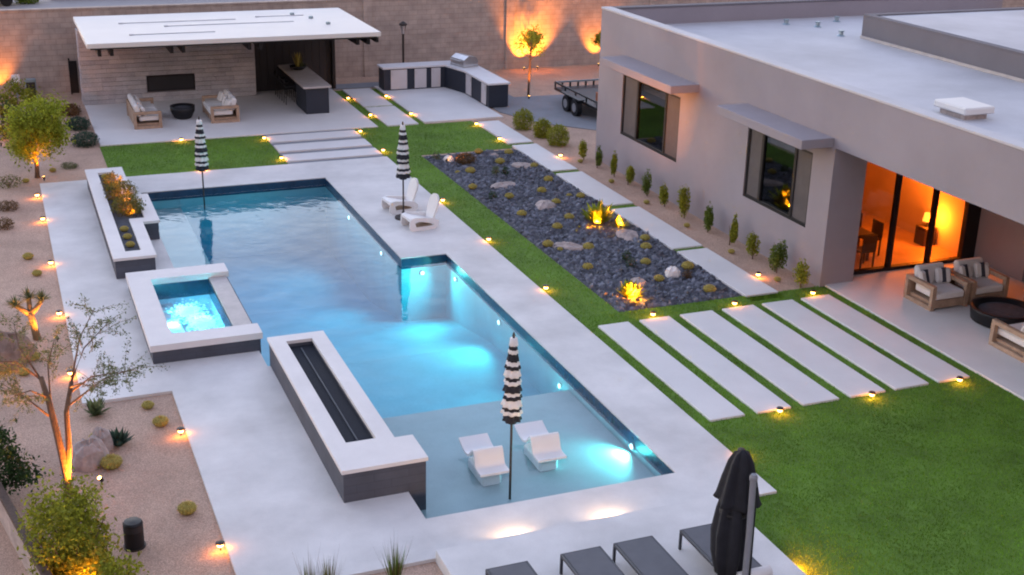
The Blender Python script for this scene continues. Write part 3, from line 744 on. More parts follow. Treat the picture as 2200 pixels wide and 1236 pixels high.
MB().lathe([(.07, .501), (.07, .52), (.02, .54), (.02, .64)], 16).build('stand', 'black_metal', gl)
MB().lathe([(.13, .64), (.10, .86)], 20).build('lamp_shade', 'globe', gl, smooth=True)
point_light(gl, (-.04, -.22, .80), 34, .12, (1, .20, .012)); point_light(gl, (-.35, .3, 2.4), 70, .25, (1, .20, .012), 'room_fill')  # second point light is an added fill without a fixture, evens the room's orange
tb = thing('dining_table', 'dark dining table seen through the sliding door glass', 'table', (19.95, 26.3, 0))
B(-.5, .5, -.9, .9, .71, .75, .01).build('table_top', 'wood_dark', tb)
for sx in (-.42, .42):
    for sy_ in (-.8, .8): B(sx-.03, sx+.03, sy_-.03, sy_+.03, 0, .709).build('leg', 'wood_dark', tb)
def dchair(x, y, rz, label):
    e = thing('dining_chair', label, 'chair', (x, y, 0), rz, 'dining chairs behind the door glass')
    B(-.22, .22, -.22, .22, .43, .47, .01).build('seat', 'wood_dark', e); B(-.22, .22, .19, .23, .471, .9, .01).build('backrest', 'wood_dark', e)
    for sx in (-.19, .19):
        for sy_ in (-.19, .19): B(sx-.018, sx+.018, sy_-.018, sy_+.018, 0, .429).build('leg', 'wood_dark', e)
dchair(20.7, 25.9, -1.57, 'dark dining chair at the table inside, closest to the door glass'); dchair(20.7, 26.8, -1.57, 'dark dining chair at the table inside, farther from the glass'); dchair(19.95, 25.15, 3.14, 'dark dining chair at the near end of the inside table')
wa = B(20.6, 20.72, 29.46, 29.499, 1.2, 2.9).build('wall_sconce', 'globe'); tag(wa, 'tall glowing amber wall light deep inside the room', 'wall light')

# ------------------------------------------------------------------ striped parasols
def parasol(x, y, z0, ztop, zbot, label, rs=.17, seed=1):
    e = thing('striped_parasol', label, 'parasol', (x, y, z0), 0, 'closed striped parasols')
    H_ = ztop-z0; hb = zbot-z0
    MB().tube([(0, 0, 0), (0, 0, H_-.08)], .022, 10).build('pole', 'bronze', e)
    MB().lathe([(.01, H_-.10), (.03, H_-.06), (.012, H_)], 10).build('finial', 'bronze', e)
    if z0 >= -.01: MB().lathe([(.24, 0), (.24, .05), (.05, .07), (.04, .2)], 24).build('base', 'bronze', e)
    rnd = random.Random(seed); prof = []; mats = []; nt_ = 11; top = H_-.10
    for k in range(nt_):
        za = hb+(top-hb)*k/nt_; zb = hb+(top-hb)*(k+1)/nt_
        q = 1-(k/nt_)**2.2*.72
        r0 = rs*q*rnd.uniform(.92, 1.1)
        prof += [(r0*1.0, za+.005), (r0*.86, za+(zb-za)*.5), (r0*.74, zb)]; mats += [0, 1, 0 if k % 2 else 1]
    mats = [(i // 2) % 2 for i in range(len(prof)-1)]
    off = [rnd.uniform(0, 6.28) for _ in prof]
    mb = MB(); mb.lathe(prof, 40, (0, 0, 0), lambda a, i: 1+.13*math.sin(8*a+off[i // 3])+.05*math.sin(3*a+off[i // 3]), mats)
    mb.build('canopy', ['stripe_black', 'stripe_white'], e, smooth=True)
    MB().lathe([(rs*.5, hb-.05), (rs*.75, hb+.03), (rs*.8, hb+.09)], 24).build('valance', 'stripe_black', e)
    return e
parasol(7.40, 17.92, -.40, 2.72, 1.12, 'closed black and white striped parasol between the two in-water loungers', .165, 1)
parasol(10.05, 32.6, 0, 2.75, 1.18, 'closed striped parasol standing between the white lounge chairs', .18, 2)
parasol(5.24, 36.85, -.55, 2.25, .68, 'closed striped parasol standing in the far end of the pool', .19, 3)

# ------------------------------------------------------------------ in-water loungers
def ledge_lounger(x, y, label):
    e = thing('ledge_lounger', label, 'pool lounger', (x, y, -.40), 0, 'white loungers standing in the shallow ledge')
    # profile along Y (near feet to far head), heights above ledge
    pts = [(-.56, .36), (-.42, .36), (-.28, .385), (-.19, .58), (-.12, .66), (-.02, .60), (.12, .47), (.28, .43), (.45, .46), (.68, .55)]
    sm = []
    for i in range(len(pts)-1):
        p0, p1, p2, p3 = (Vector(pts[max(i-1, 0)]), Vector(pts[i]), Vector(pts[i+1]), Vector(pts[min(i+2, len(pts)-1)]))
        for k in range(4):
            t_ = k/4; sm.append(.5*((2*p1)+(-p0+p2)*t_+(2*p0-5*p1+4*p2-p3)*t_*t_+(-p0+3*p1-3*p2+p3)*t_**3))
    sm.append(Vector(pts[-1]))
    mb = MB(); n = len(sm); hw = .30; vs = []
    for i, p in enumerate(sm):
        d = (sm[min(i+1, n-1)]-sm[max(i-1, 0)]).normalized(); nr = Vector((-d.y, d.x)); q = p-nr*.045
        vs += [(-hw, p.x, p.y), (hw, p.x, p.y), (hw, q.x, q.y), (-hw, q.x, q.y)]
    fs = []
    for i in range(n-1):
        for j in range(4): fs.append((4*i+j, 4*i+(j+1) % 4, 4*i+4+(j+1) % 4, 4*i+4+j))
    fs += [(3, 2, 1, 0), (4*n-4, 4*n-3, 4*n-2, 4*n-1)]
    o = mb.add(vs, fs).build('shell', 'white_resin', e); bv = o.modifiers.new('b', 'BEVEL'); bv.width = .02; bv.segments = 2; bv.limit_method = 'ANGLE'
    B(-.20, .20, -.40, .45, 0, .24, .04).build('base', 'white_resin', e)
    e.scale = (.92, .92, .95)
    return e
ledge_lounger(7.27, 18.8, 'white curved lounger standing in the pool shallows beside the fire trough end')
ledge_lounger(8.42, 18.95, 'white curved lounger standing in the pool shallows beside the bright pool light')

# ------------------------------------------------------------------ white lounge chairs on the deck
def deck_chair(x, y, label):
    e = thing('lounge_chair', label, 'chair', (x, y, 0), math.radians(6), 'white lounge chairs on the pool deck')
    # faces -X ; side panels with a long slot
    for s in (-1, 1):
        y0, y1 = sorted((s*.36, s*.31)); mb = MB()
        outer = [(-.46, .0), (.34, .0), (.44, .10), (.44, .22), (.30, .34), (-.34, .42), (-.50, .36), (-.52, .10)]
        hole = [(-.30, .10), (-.34, .24), (-.22, .28), (.20, .22), (.30, .15), (.26, .10)]
        n = len(outer); m_ = len(hole); tr = tessellate_polygon([[Vector((a, b, 0)) for a, b in outer], [Vector((a, b, 0)) for a, b in hole]])
        pts = outer+hole; N = n+m_
        vs = [(a, y0, b) for a, b in pts]+[(a, y1, b) for a, b in pts]
        fs = [tuple(t_) for t_ in tr]+[tuple(i+N for i in t_[::-1]) for t_ in tr]
        fs += [(i, (i+1) % n, (i+1) % n+N, i+N) for i in range(n)]+[(n+i, n+(i+1) % m_, n+(i+1) % m_+N, n+i+N) for i in range(m_)]
        mb.add(vs, fs).build('side_panel', 'white_resin', e)
    MB().prism([(-.50, .30), (-.50, .38), (-.40, .40), (.26, .22), (.26, .15), (-.40, .33)], -.309, .309).build('seat', 'white_resin', e)
    # tall rounded back, tilted
    mb = MB(); prof = []
    for k in range(17):
        a = math.pi*k/16; prof.append((.30*math.cos(a), .56+.30*math.sin(a)*1.0))
    outl = [(.24, 0)]+prof+[(-.24, 0)]
    n = len(outl); vs = [(0, a, b) for a, b in outl]+[(.06, a, b) for a, b in outl]
    fs = [tuple(range(n)), tuple(range(n, 2*n))[::-1]]+[(i, i+n, (i+1) % n+n, (i+1) % n) for i in range(n)]
    o = mb.add(vs, fs).build('backrest', 'white_resin', e, loc=(.24, 0, .18)); o.rotation_euler.y = math.radians(17)
    B(-.28, .30, -.30, .30, .04, .09, .01).build('slot_shade', 'teak', e)  # brown board stands in for the shade seen through the side slots
    e.scale = (.9, .9, .88)
deck_chair(10.22, 33.4, 'white lounge chair on the deck behind the striped parasol pole'); deck_chair(10.28, 31.75, 'white lounge chair on the deck in front of the striped parasol pole')

# ------------------------------------------------------------------ terrace loungers, black parasol
def chaise(x0, label, yend=14.76, width=.66):
    e = thing('sun_lounger', label, 'sun lounger', (x0, yend, .151), 0, 'grey sun loungers on the terrace')
    L = 1.95; h = .34
    f = MB(); t_ = .04
    f.box(0, width, -t_, 0, h-.05, h, .006).box(0, width, -L, -L+t_, h-.05, h, .006).box(0, t_, -L+t_, -t_, h-.05, h, .006).box(width-t_, width, -L+t_, -t_, h-.05, h, .006)
    f.build('frame', 'sling_frame', e)
    B(t_, width-t_, -L+t_, -t_, h-.012, h+.004).build('sling', 'sling', e)
    for sx in (0, width-t_):
        for sy_ in (-t_, -L): B(sx, sx+t_, sy_, sy_+t_, 0, h-.051, .004).build('leg', 'sling_frame', e)
    return e
chaise(5.74, 'grey sling sun lounger at the terrace end beside the gravel bed'); chaise(6.92, 'grey sling sun lounger, second from the gravel bed'); chaise(7.79, 'grey sling sun lounger, third from the gravel bed')
chaise(8.92, 'grey sling sun lounger half hidden behind the closed black parasol')
tw = thing('rolled_towel', 'white rolled towel on the lounger behind the black parasol', 'towel', (9.28, 13.22, .56))
o = MB().lathe([(.02, -.27), (.085, -.265), (.09, 0), (.085, .265), (.02, .27)], 16).build('towel_roll', 'cushion', tw, smooth=True); o.rotation_euler.y = math.radians(90)
MB().tube([(-.272, 0, 0), (-.268, 0, 0)], .06, 12).build('towel_end', 'cushion', tw)
bu = thing('cantilever_parasol', 'closed black cantilever parasol with pale grey mast on the lounger terrace', 'parasol', (9.0, 13.42, .151))
def black_parasol():
    rnd = random.Random(8)
    B(-.4, .75, -.4, .4, 0, .06, .01).build('base_plate', 'black_metal', bu)
    o = MB().tube([(-.02, -.42, .06), (.02, -.36, 1.2), (.06, -.27, 2.03)], [.045, .045, .045], 12).build('mast', 'mast_grey', bu)
    MB().lathe([(.058, 0), (.06, .05), (.04, .09)], 14, (.06, -.27, 2.02)).build('mast_cap', 'mast_grey', bu)
    MB().tube([(.07, -.40, .3), (.13, -.26, 1.9)], .02, 8).build('strut', 'black_metal', bu)
    cx = .02
    wob = lambda a, i: 1+.16*math.sin(6*a+.4*i*.2)+.07*math.sin(11*a+1)
    MB().lathe([(.10, .25), (.17, .30), (.24, .65), (.26, 1.0), (.22, 1.35), (.17, 1.62)], 48, (cx, .06, 0), wob).build('lower_canopy', 'black_cloth', bu, smooth=True)
    MB().lathe([(.30, 1.50), (.27, 1.58), (.22, 1.85), (.16, 2.12), (.10, 2.26), (.02, 2.31)], 48, (cx+.06, .08, 0), wob).build('upper_canopy', 'black_cloth', bu, smooth=True)
    MB().lathe([(.205, 1.33), (.215, 1.36), (.205, 1.39)], 32, (cx, .06, 0)).build('tie_strap', 'black_metal', bu)
black_parasol()

# ------------------------------------------------------------------ plants
def foliage(mb, c, rad, n, size, rnd, clumps=0, asp=.5, shell=.35):
    cx, cy_, cz = c; rx, ry, rz = rad
    cl = []
    for _ in range(clumps):
        d = Vector((rnd.gauss(0, 1), rnd.gauss(0, 1), rnd.gauss(0, 1))).normalized()*rnd.uniform(.45, .95); cl.append(d)
    for _ in range(n):
        if cl:
            b0 = rnd.choice(cl); d = b0+Vector((rnd.gauss(0, .19), rnd.gauss(0, .19), rnd.gauss(0, .19)))
        else:
            d = Vector((rnd.gauss(0, 1), rnd.gauss(0, 1), rnd.gauss(0, 1))).normalized()*(rnd.random()**shell)*rnd.uniform(.85, 1.12)
        mb.leafquad((cx+d.x*rx, cy_+d.y*ry, cz+d.z*rz), size*rnd.uniform(.6, 1.4), rnd, asp)
def branch_tree(e, rnd, height, spread, trunk_r, levels, bark, leafmat, leaf, nleaf, trunks=1, lean=.15, clear=.4, stiff=.5, crown_name='crown'):
    tips = []
    def grow_(mb, p, d, L, r, lev):
        pts = [p]; k = 4
        for i in range(k):
            d = (d+Vector((rnd.gauss(0, .16), rnd.gauss(0, .16), rnd.gauss(0, .08)))).normalized(); p = p+d*L/k; pts.append(p)
        mb.tube(pts, [r*(1-.5*i/k) for i in range(k+1)], 7 if lev == 0 else 5)
        if lev >= levels: tips.extend(pts[1:]); return
        if lev: tips.append(pts[-1])
        for _ in range(rnd.choice((3, 4))):
            a = rnd.uniform(0, 6.283); v = Vector((math.cos(a)*spread, math.sin(a)*spread, stiff+rnd.uniform(-.2, .3)))
            q = rnd.choice(pts[2:]) if lev else pts[-1]
            grow_(mb, q, (d*.5+v).normalized(), L*rnd.uniform(.55, .85), r*.45, lev+1)
    for t_ in range(trunks):
        mb = MB(); a = rnd.uniform(0, 6.283)
        grow_(mb, Vector((.12*t_, .05*t_, 0)), Vector((math.cos(a)*lean, math.sin(a)*lean, 1)).normalized(), height*clear, trunk_r, 0)
        mb.build('trunk', bark, e, smooth=True)
    mb = MB()
    for _ in range(nleaf):
        p = rnd.choice(tips); q = Vector((rnd.gauss(0, .10), rnd.gauss(0, .10), rnd.gauss(0, .08)))*height*.35
        mb.leafquad(p+q, leaf*rnd.uniform(.6, 1.4), rnd, .45)
    mb.build(crown_name, leafmat, e)
def mound(name, label, cat, loc, r, h, material, n=500, leaf=.06, seed=1, group=None):
    e = thing(name, label, cat, loc, 0, group); rnd = random.Random(seed); mb = MB()
    foliage(mb, (0, 0, h*.42), (r, r, h*.58), int(n*2.4), leaf*.85, rnd, 0, .5, .22); mb.build('leaves', material, e)
    mb = MB()
    for _ in range(7):
        a = rnd.uniform(0, 6.28); mb.tube([(0, 0, 0), (r*.6*math.cos(a), r*.6*math.sin(a), h*.6)], [.015, .006], 5)
    mb.build('stems', 'bark', e); return e
mound('round_shrub', 'dark brown-green round shrub at the patio corner beside the stone wall', 'shrub', (2.3, 48.3, -.06), .38, .42, 'leaf_brown', 700, .07, 1, 'round shrubs beside the patio')
mound('round_shrub', 'green round shrub in the middle beside the pavilion patio', 'shrub', (2.4, 46.0, -.06), .42, .45, 'leaf_bluegreen', 800, .07, 2, 'round shrubs beside the patio')
mound('round_shrub', 'green round shrub at the front corner of the pavilion patio', 'shrub', (2.45, 43.6, -.06), .44, .48, 'leaf_bluegreen', 800, .07, 3, 'round shrubs beside the patio')
for i, (x, y, r, h) in enumerate(((17.35, 41.6, .38, .75), (17.55, 40.3, .34, .65), (17.6, 39.1, .40, .72))):
    mound('bushy_shrub', '%s lime green bushy shrub at the house corner, counting from the outdoor kitchen' % ORD[i], 'shrub', (x, y, -.06), r, h, 'leaf_lime', 1100, .07, 10+i, 'bushy shrubs at the house corner')
ROW = [(17.64, 37.05), (17.64, 36.02), (17.7, 34.89), (17.7, 33.93), (17.7, 32.65), (17.7, 31.55), (17.68, 30.33), (17.68, 29.01), (17.68, 27.85), (17.66, 26.66), (17.68, 25.56), (17.66, 24.46)]
for i, (x, y) in enumerate(ROW):
    rnd = random.Random(40+i); k = i/11.0
    e = thing('wall_shrub', '%s upright green shrub along the house wall, counting from the house corner' % ORD[i], 'shrub', (x, y, -.06), 0, 'upright shrubs along the house wall')
    h = rnd.uniform(.58, .95)+.15*k; r = rnd.uniform(.14, .22)*(1.25 if i > 9 else 1)
    mb = MB()
    for q in range(rnd.choice((3, 4, 5))):
        a_ = rnd.uniform(0, 6.28); d_ = rnd.uniform(.03, .10)*(1.4 if i > 9 else 1); hq = h*rnd.uniform(.65, 1.05)
        foliage(mb, (d_*math.cos(a_), d_*math.sin(a_), hq*.55), (r*rnd.uniform(.55, .8), r*rnd.uniform(.55, .8), hq*.46), 300, .06, rnd, 0)
    mb.build('leaves', 'leaf_lime' if i % 3 != 1 else 'leaf_green', e); e.rotation_euler = (rnd.uniform(-.09, .09), rnd.uniform(-.09, .09), rnd.uniform(0, 6))
    mb = MB(); mb.tube([(0, 0, 0), (0, .01, h*.5)], [.02, .012], 6).tube([(0, 0, h*.1), (.06, .03, h*.6)], [.012, .006], 5); mb.build('stem', 'bark', e)
# barrel cacti
def cactus_mesh():
    mb = MB(); n = 32; prof = [(.05, 0), (.15, .03), (.19, .10), (.18, .17), (.12, .225), (.04, .24)]
    mb.lathe(prof, n, (0, 0, 0), lambda a, i: 1+.06*math.cos(16*a))
    b = mb.build('cactus_body', 'cactus_gold', None, smooth=False)
    rnd = random.Random(6); q_ = MB()
    for k in range(420):
        a = 2*math.pi*(k % 16)/16+rnd.gauss(0, .06); t_ = rnd.uniform(.05, 1.6); d = Vector((math.sin(t_)*math.cos(a), math.sin(t_)*math.sin(a), math.cos(t_)))
        p = Vector((.185*d.x, .185*d.y, .11+.125*d.z)); u = d.cross(Vector((rnd.gauss(0, 1), rnd.gauss(0, 1), rnd.gauss(0, 1)))).normalized()*.007
        q_.add([p-u, p+u, p+d*.05+u*rnd.uniform(-3, 3)], [(0, 1, 2)])
    so = q_.build('spines', 'spine', None); sm_ = so.data; bpy.data.objects.remove(so)
    bm_ = b.data; bpy.data.objects.remove(b); return bm_, sm_
CB, CS = cactus_mesh()
def cactus(x, y, s, label, group, z=-.05):
    e = thing('barrel_cactus', label, 'cactus', (x, y, z), x*7.3 % 6, group); e.scale = (s*.72, s*.72, s*.68)
    link('cactus_body', CB, e); link('spines', CS, e)['kind'] = 'stuff'; return e
CACTI = [(14.59, 38.80), (15.51, 38.39), (14.80, 37.37), (15.69, 36.62), (13.49, 36.60), (13.09, 36.67), (15.47, 34.97), (14.79, 33.90), (12.95, 34.91), (13.64, 33.65), (14.74, 32.71), (13.33, 31.92), (15.40, 33.25), (15.69, 33.06), (14.49, 31.23), (13.81, 30.51), (12.98, 29.23), (13.89, 28.66), (13.15, 28.82), (13.23, 27.28), (15.68, 28.89), (15.36, 28.22), (14.80, 27.16), (15.66, 26.51), (14.54, 25.95), (15.34, 24.87)]
CACTI.sort(key=lambda p: p[1])
for i, (x, y) in enumerate(CACTI):
    s = {(13.09, 36.67): .55, (15.40, 33.25): .6, (13.15, 28.82): .55}.get((x, y), random.Random(i).uniform(.85, 1.08))
    cactus(x, y, s, '%s golden barrel cactus in the dark rock bed, counting from the lawn pavers' % ORD[i], 'golden barrel cacti in the rock bed')
for i, (x, y) in enumerate([(17.35, 25.02), (17.37, 27.24), (17.35, 29.59), (17.31, 31.94), (17.31, 34.29), (17.38, 36.76)]):
    cactus(x, y, .62, '%s small golden cactus in the gravel strip by the house, counting from the patio' % ORD[i], 'small cacti in the gravel strip by the house')
for (x, y, s, l) in ((.20, 32.41, .9, 'small yellow-green cactus alone on the gravel beside the deck'), (.35, 31.10, .8, 'small dark cactus on the gravel above the forked yucca'), (.05, 25.91, .9, 'small golden cactus at the foot of the forked yucca'),
                     (-.17, 25.18, .8, 'small golden cactus beside the brown boulder'), (2.08, 22.04, 1.0, 'golden cactus at the inner gravel corner of the deck'), (2.07, 18.72, 1.05, 'golden cactus on the gravel beside the deck and black bollard'),
                     (1.08, 20.69, 1.25, 'large golden cactus touching the pale grey boulder'), (.90, 21.86, .7, 'small yellow cactus behind the pale grey boulder'), (1.95, 22.85, .8, 'small dull cactus tucked in the top gravel corner by the deck'), (.43, 39.61, .7, 'small golden cactus near the deck corner under the glowing tree'),
                     (1.25, 40.6, .7, 'small amber-lit cactus beside the glowing tree trunk')):
    cactus(x, y, s, l, 'cacti on the gravel', -.06)
PLC = [(2.57, 37.55), (2.57, 36.95), (2.56, 32.4), (2.57, 31.75), (2.57, 31.1)]
for i, (x, y) in enumerate(PLC): cactus(x, y, .75, '%s golden cactus in the raised planter, counting from its far end' % ORD[i], 'cacti in the raised planter', .44)
# boulders
def boulder(x, y, rx, ry, h, label, material='boulder', seed=1, z=-.08):
    e_rnd = random.Random(seed); mb = MB(); n = 14; prof = []; offs = [e_rnd.uniform(.78, 1.15) for _ in range(n*6)]
    vs = []; rings = [(1.0, 0), (1.04, .3), (.86, .7), (.5, .95), (.12, 1.0)]
    for i, (r, zz) in enumerate(rings):
        for j in range(n):
            a = 6.283*j/n; q = r*(.6*offs[j]+.4*offs[i*n+j]); vs.append((rx*q*math.cos(a), ry*q*math.sin(a), h*zz*(.85+.3*e_rnd.random())))
    fs = [(i*n+j, i*n+(j+1) % n, (i+1)*n+(j+1) % n, (i+1)*n+j) for i in range(len(rings)-1) for j in range(n)]+[tuple(range((len(rings)-1)*n, len(rings)*n))]
    o = mb.add(vs, fs).build('boulder', material, None, loc=(x, y, z)); tag(o, label, 'boulder'); o.rotation_euler.z = e_rnd.uniform(0, 3); return o
boulder(15.06, 26.2, .2, .2, .26, 'small round white boulder in the rock bed beside the glowing plants', 'coping', 1)
boulder(13.94, 34.9, .50, .26, .13, 'flat pinkish rock lying in the upper rock bed', 'boulder', 2)
boulder(14.34, 32.6, .32, .42, .16, 'flat pinkish rock in the middle of the rock bed', 'boulder', 3)
boulder(13.46, 29.0, .50, .26, .14, 'flat pinkish rock in the rock bed nearest the lawn strip', 'boulder', 4)
boulder(15.39, 36.9, .42, .25, .12, 'flat grey-pink rock beside the paver path at the rock bed head', 'boulder', 5)
boulder(15.40, 29.4, .48, .32, .14, 'amber-lit flat rock in front of the glowing agaves', 'boulder', 6)
boulder(14.0, 25.95, .30, .2, .16, 'amber-lit small rock behind the glowing barrel plant', 'boulder', 7)
boulder(13.30, 38.15, .17, .17, .22, 'small lit boulder beside the brown mound plant', 'coping', 8)
boulder(14.98, 38.35, .16, .14, .12, 'small tan rock at the top edge of the rock bed', 'boulder', 12)
boulder(-.45, 26.0, .52, .55, .6, 'large brown boulder on the gravel at the picture edge', 'boulder_brown', 9)
boulder(.74, 21.0, .34, .34, .42, 'pale grey boulder on the gravel beside the tree trunk', 'boulder', 10)
boulder(.98, 21.45, .2, .2, .42, 'upright pale rock behind the grey boulder', 'boulder', 11)
mound('mound_plant', 'brown-green mound plant at the upper end of the rock bed', 'plant', (13.75, 37.75, -.05), .34, .34, 'leaf_brown', 600, .06, 21)
for i, (x, y, s, mt_, l) in enumerate(((14.47, 36.07, .14, 'leaf_dark', 'tiny dark plant in the upper rock bed'), (14.2, 36.2, .14, 'leaf_grey', 'tiny pale green upright plant in the upper rock bed'), (13.14, 33.7, .13, 'leaf_dark', 'tiny dark plant by the lawn edge of the rock bed'),
     (14.46, 27.58, .14, 'leaf_dark', 'tiny dark plant in the lower rock bed behind the glowing plant'), (14.3, 27.0, .15, 'leaf_bluegreen', 'tiny green plant in the lower rock bed'), (15.3, 25.9, .12, 'leaf_brown', 'tiny brown plant beside the white boulder'), (12.98, 38.4, .14, 'leaf_grey', 'tiny grey-green plant in the far corner of the rock bed'))):
    mound('small_plant', l, 'plant', (x, y, -.05), s, s*2.0, mt_, 120, .05, 60+i, 'small plants in the rock bed')
mound('dry_mound', 'brown dry mound plant on the gravel beside the deck, upper one', 'plant', (-.15, 36.9, -.06), .32, .25, 'leaf_brown', 400, .05, 71)
mound('dry_mound', 'brown dry mound plant on the gravel beside the deck, lower one', 'plant', (-.32, 35.2, -.06), .30, .28, 'leaf_brown', 400, .05, 72)
mound('low_plant', 'low grey-green plant on the gravel near the raised planter', 'plant', (1.75, 40.9, -.06), .28, .18, 'leaf_grey', 250, .05, 73)
mound('low_plant', 'wispy olive plant on the gravel at the picture edge below the lime tree', 'plant', (-.05, 39.3, -.06), .4, .35, 'leaf_olive', 200, .06, 74)
mound('planter_shrub', 'amber-lit rust-coloured shrub filling the raised planter, far half', 'shrub', (2.78, 35.2, .44), .44, .55, 'leaf_olive', 700, .07, 31, 'amber-lit shrubs in the raised planter')
mound('planter_shrub', 'amber-lit green shrub in the raised planter beside the small cacti', 'shrub', (2.82, 33.9, .44), .44, .5, 'leaf_olive', 700, .07, 32, 'amber-lit shrubs in the raised planter')
mound('planter_shrub', 'brightest amber-lit shrub in the raised planter', 'shrub', (2.66, 36.35, .44), .3, .5, 'leaf_olive', 400, .06, 33, 'amber-lit shrubs in the raised planter')
# agaves
def agave(x, y, r, label, material='leaf_bluegreen', n=34, seed=1, z=-.05, group=None):
    e = thing('agave', label, 'agave', (x, y, z), 0, group); rnd = random.Random(seed)
    spikes(n, r*1.5, 1.25, rnd, .13*r/.35, .04).build('rosette', material, e)
    MB().lathe([(.07, 0), (.09, .05), (.05, .12)], 10).build('heart', material, e); return e
agave(15.1, 30.6, .5, 'glowing amber-lit agave in the rock bed beside the paver path, larger one', 'leaf_tree', 80, 1); agave(15.50, 30.1, .28, 'glowing amber-lit agave at the edge of the paver path, smaller one', 'leaf_tree', 40, 2)
agave(13.33, 25.15, .32, 'glowing amber-lit agave at the lawn end of the rock bed', 'leaf_tree', 110, 3)
agave(1.28, 21.5, .24, 'blue-green agave behind the pale grey boulder', 'leaf_bluegreen', 40, 4, -.06)
agave(1.0, 22.9, .25, 'green agave under the sparse tree near the deck corner', 'leaf_grey', 40, 5, -.06)

# trees
t1 = thing('lime_tree', 'round lime green tree glowing from an uplight at its trunk', 'tree', (.77, 40.04, -.06))
def round_tree(e, rnd, h, cr, leafmat, n, leaf, bark, tr=.06, clear=.9, cz=None):
    mb = MB(); mb.tube([(0, 0, 0), (.03, 0, clear*.5), (-.02, .02, clear), (0, 0, clear+.5)], [tr*1.3, tr, tr*.9, tr*.5], 8)
    for k in range(7):
        a = k*.9+rnd.random(); mb.tube([(0, 0, clear*rnd.uniform(.85, 1.1)), (cr[0]*.45*math.cos(a), cr[1]*.45*math.sin(a), clear+cr[2]*.7), (cr[0]*.8*math.cos(a), cr[1]*.8*math.sin(a), clear+cr[2]*rnd.uniform(.6, 1.5))], [tr*.55, tr*.3, tr*.1], 5)
    mb.build('trunk', bark, e, smooth=True)
    mb = MB(); foliage(mb, (0, 0, clear+cr[2]*.85), cr, n, leaf, rnd, 26); mb.build('crown', leafmat, e)
round_tree(t1, random.Random(3), 2.6, (.95, .95, .95), 'leaf_tree', 12000, .09, 'bark', .06, .8)
t2 = thing('dark_bush', 'dark green bush behind the lime tree at the picture edge', 'shrub', (.2, 45.6, -.06)); mb = MB(); foliage(mb, (0, 0, .6), (.7, .6, .65), 1800, .1, random.Random(4), 14); mb.build('leaves', 'leaf_dark', t2)
MB().tube([(0, 0, 0), (0, 0, .6)], [.04, .02], 6).build('stem', 'bark', t2)
t3 = thing('olive_bush', 'olive green bush before the boundary wall behind the lime tree', 'shrub', (.55, 48.6, -.06)); mb = MB(); foliage(mb, (0, 0, .65), (.75, .5, .6), 1500, .1, random.Random(5), 14); mb.build('leaves', 'leaf_lime', t3)
MB().tube([(0, 0, 0), (0, 0, .6)], [.04, .02], 6).build('stem', 'bark', t3)
sp1 = thing('sapling', 'slim dark sapling with sparse leaves before the amber-lit wall', 'tree', (19.62, 46.62, -.05))
def sapling(e, rnd):
    mb = MB(); mb.tube([(0, 0, 0), (.02, 0, .9), (.05, 0, 1.75), (.06, 0, 2.3)], [.05, .045, .035, .015], 8)
    tips = []
    for k in range(9):
        a = k*2.4; z = 1.45+.09*k; L = .55-.03*k
        p = (L*math.cos(a), L*math.sin(a), z+.45); mb.tube([(.04, 0, z), (.5*p[0], .5*p[1], z+.18), p], [.018, .012, .005], 5); tips += [p, (.7*p[0], .7*p[1], z+.3)]
    mb.build('trunk', 'bark', e, smooth=True); mb = MB()
    for _ in range(900):
        p = Vector(rnd.choice(tips)); mb.leafquad(p+Vector((rnd.gauss(0, .1), rnd.gauss(0, .1), rnd.gauss(0, .1))), .09, rnd, .45)
    mb.build('crown', 'leaf_tree', e)
sapling(sp1, random.Random(7))
for (x, y, l, sd_) in ((21.6, 51.2, 'amber-lit thin young tree against the boundary wall behind the sapling', 8), (25.0, 51.0, 'amber-lit thin young tree against the wall beside the house corner', 9)):
    e = thing('wall_tree', l, 'tree', (x, y, -.06)); branch_tree(e, random.Random(sd_), 2.1, .75, .035, 2, 'bark', 'leaf_tree', .10, 1500, 1, .1, .4, .8)
pt = thing('palo_verde', 'sparse feathery tree with amber-lit trunks over the gravel and deck', 'tree', (.30, 19.71, -.06))
